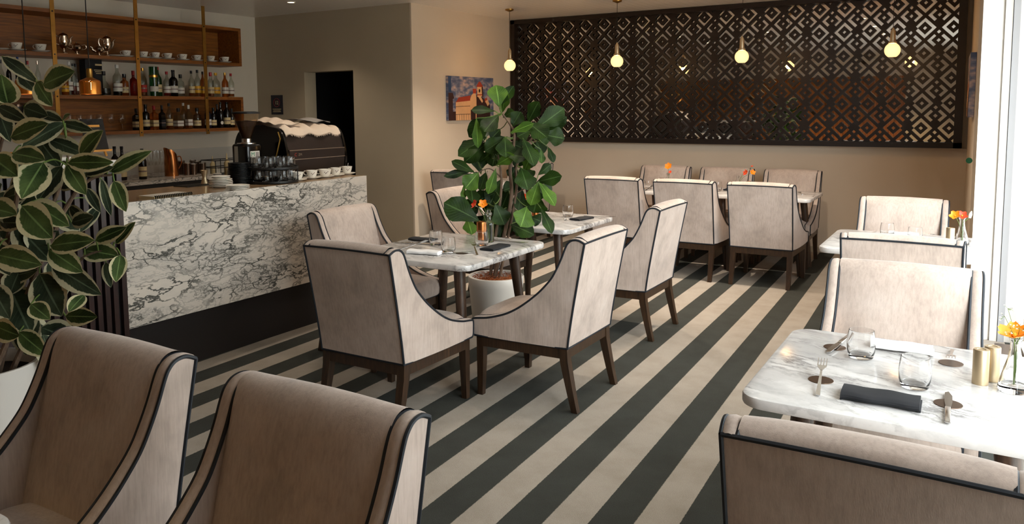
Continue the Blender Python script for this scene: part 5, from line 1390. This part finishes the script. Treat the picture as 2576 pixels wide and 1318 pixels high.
for i, (b, e, w, m) in enumerate(RL):
    dd = D0-.16+.09*((i*7) % 5)/4+(.10 if m == 1 else 0)+(.22 if m == 2 else 0)
    if i in (11, 12, 30, 31, 32, 33, 34): dd = D0-.02+.03*(i % 3)
    B = deep(*b, dd+.05); E_ = deep(*e, dd-.03)
    mb.mat('rubber_leaf_d' if m else 'rubber_leaf'); leaf(mb, B-O, E_-O, w/FOC*dd*1.08, nrand(.25 if m < 2 else 1.0), 'rubber', .10, .16); ends.append((B, b))
for i in range(55):
    px = random.uniform(-90, 175-30*abs(math.sin(i))); py_ = random.uniform(330, 860); a = random.uniform(0, 6.3); dd = D0+random.uniform(.05, .40)
    B = deep(px, py_, dd); L_ = random.uniform(.12, .19); E_ = deep(px+L_*FOC/dd*math.cos(a), py_+abs(L_*FOC/dd*math.sin(a))*.9, dd+random.uniform(-.06, .06))
    mb.mat('rubber_leaf_d'); leaf(mb, B-O, E_-O, random.uniform(.07, .12), nrand(.9), 'rubber')
mb.obj('foliage', t)
mb = MB().mat('bark'); mg = MB().mat('stem_g')
trunks = []
for k, (bx, by, top) in enumerate((((-.08, 0), (-.0, .0), [(20, 600), (60, 400), (84, 250), (90, 205)]), ((.06, .05), (0, 0), [(60, 700), (115, 560), (165, 430), (170, 380)]), ((.02, -.07), (0, 0), [(0, 700), (-20, 500), (10, 330), (25, 270)]), ((.1, .08), (0, 0), [(110, 760), (160, 690), (225, 640), (285, 630)]), ((.1, .0), (0, 0), [(120, 620), (180, 500), (230, 450), (282, 440)]))):
    pts = [O+Vector((bx[0], bx[1], .44))]+[deep(*q, D0+.06) for q in top]; c = smooth_curve(pts, 6); trunks.append(c)
    n_ = len(c); mb.tube([p-O for p in c], [.013-.009*i/n_ for i in range(n_)], 8)
for B, b in ends:
    best = min((p for c in trunks for p in c[2:]), key=lambda p: (p-B).length)
    if (best-B).length < .45: mg.tube([p-O for p in smooth_curve([best, best.lerp(B, .5)+Vector((0, 0, .02)), B], 3)], .0035, 5)
MG(mb, mg); mb.obj('trunk', t)

# fiddle-leaf fig
OF = Vector((-2.93, 4.66, 0)); DF = .512*2.93+.854*4.66
t = thing('fiddle_leaf_fig', 'tall fiddle-leaf fig with broad green leaves in a white pot behind the centre table', 'plant', OF)
MB().mat('pot').lathe([(0, 0), (.15, 0), (.16, .01), (.195, .36), (.2, .415), (.196, .422), (.176, .422), (.172, .36), (.14, .05), (0, .04)], 48).obj('pot', t)
mb = MB().mat('coir').lathe([(0, .40), (.08, .395), (.173, .375)], 30, cap=False)
for k in range(260):
    a = random.uniform(0, 6.28); r = .165*math.sqrt(random.random()); b = a+random.uniform(1, 2); l_ = random.uniform(.02, .05)
    p0 = Vector((r*math.cos(a), r*math.sin(a), .392+random.uniform(0, .02))); e = p0+Vector((l_*math.cos(b), l_*math.sin(b), random.uniform(-.008, .02)))
    if Vector((e.x, e.y)).length < .17: mb.tube([p0, (p0+e)/2+Vector((0, 0, .01)), e], .0016, 4)
mb.obj('coir_mulch', t)
def zf(p): return (1050+p[0]/2.865, 180+p[1]/2.865)
FL = [((590,255),(570,95),115,1,-.1),((600,240),(692,103),62,0,-.05),((608,300),(640,150),66,1,0),((560,285),(388,268),60,0,-.1),((620,330),(692,280),58,0,.1),((585,315),(478,425),112,0,-.12),((545,320),(368,470),115,0,.05),
 ((425,335),(436,548),56,1,-.1),((500,470),(293,600),95,0,.05),((520,500),(335,655),84,0,0),((650,470),(485,570),96,0,-.05),((630,470),(640,610),110,0,-.1),((680,400),(745,288),84,0,0),((670,440),(835,372),56,1,-.12),
 ((795,370),(868,218),86,0,-.05),((840,420),(1062,262),112,0,-.1),((880,440),(1075,325),92,0,-.05),((800,370),(935,470),115,0,-.1),((905,455),(1062,480),108,0,-.15),((940,540),(985,652),46,0,0),((760,480),(850,668),112,0,-.15),
 ((890,560),(900,662),44,1,0),((640,600),(792,612),96,0,-.15),((570,672),(692,600),70,1,-.1),((415,730),(246,640),58,0,-.05),((440,728),(345,842),104,1,-.15),((400,712),(195,752),46,0,.05),((460,735),(415,600),70,0,.1),
 ((440,655),(545,575),46,0,.1),((495,725),(450,850),70,0,.1),((565,700),(515,885),66,1,-.1),((335,815),(330,930),36,1,0),((380,810),(405,935),96,0,.05),((570,870),(400,945),96,0,.1),((445,1075),(195,940),150,0,-.1),
 ((360,1060),(395,1168),86,1,0),((560,955),(630,1105),110,0,-.1),((500,990),(560,1185),132,0,.05),((745,690),(800,845),124,0,-.1),((680,750),(745,850),84,0,0),((745,830),(735,1000),82,0,0),((790,975),(750,1115),132,1,-.15),
 ((872,795),(815,965),84,1,-.15),((875,795),(1000,960),84,1,-.15),((860,795),(1035,752),84,0,-.1),((870,745),(965,668),60,0,0),((870,900),(835,1015),140,0,0),((890,985),(975,1160),66,0,-.1),((820,1050),(892,1080),76,0,.05),
 ((670,1100),(842,1170),100,0,-.05),((640,980),(600,1190),120,0,.1),((700,560),(560,640),90,0,.15),((780,540),(700,680),90,0,.15),((600,780),(520,960),110,0,.15),((660,860),(600,1000),110,0,.15),((800,640),(860,560),80,1,.1),((770,720),(800,640),60,1,.1),
 ((430,900),(340,1010),90,0,.15),((560,590),(540,680),80,0,.15),((720,1000),(640,1120),100,0,.15),((860,500),(900,600),80,0,.1)]
mb = MB(); fe = []
for k in range(34):
    q = (random.uniform(400, 880), random.uniform(380, 1120)); a = random.uniform(0, 6.3); l_ = random.uniform(80, 130)
    if q[0] < 520 and q[1] > 600 and q[1] < 880: continue
    FL.append((q, (q[0]+l_*math.cos(a), q[1]+abs(l_*math.sin(a))), l_*.8, 0, random.uniform(.12, .3)))
for i, (b, e, w, m, dz) in enumerate(FL):
    B = deep(*zf(b), DF+dz+.04); E_ = deep(*zf(e), DF+dz-.04*((i % 3)-1)); dd = DF+dz
    mb.mat('fig_leaf_l' if m else 'fig_leaf'); leaf(mb, B-OF, E_-OF, w*1.06/2.865/FOC*dd, nrand(.5), 'fig', .12, .12); fe.append(B)
mb.obj('foliage', t)
mb = MB().mat('bark'); mg = MB().mat('stem_g'); trunks = []
for pts, r0 in (([(655,1185),(672,950),(668,700),(695,520),(690,420),(610,300)], .016), ([(612,1100),(600,900),(598,700),(580,600)], .012), ([(712,1185),(708,900),(712,700),(770,560),(860,440),(900,400)], .011),
                ([(668,900),(760,850),(850,790)], .006), ([(600,760),(520,700),(430,730)], .006), ([(700,430),(800,370),(820,340)], .006), ([(695,540),(560,560),(490,520)], .006)):
    base = [OF+Vector((((pts[0][0]-680)/2.865/FOC*DF)*.8, 0, .38))] if pts[0][1] > 1090 else []
    P_ = [deep(*zf(q), DF) for q in pts]
    c = smooth_curve(base+P_[1:] if base else P_, 6); trunks.append(c); n_ = len(c); mb.tube([p-OF for p in c], [r0*(1-.6*i/n_) for i in range(n_)], 8)
for B in fe:
    best = min((p for c in trunks for p in c), key=lambda p: (p-B).length)
    if .01 < (best-B).length < .4: mg.tube([p-OF for p in smooth_curve([best, best.lerp(B, .5)+Vector((0, 0, -.01)), B], 3)], .0035, 5)
MG(mb, mg); mb.obj('trunk', t)
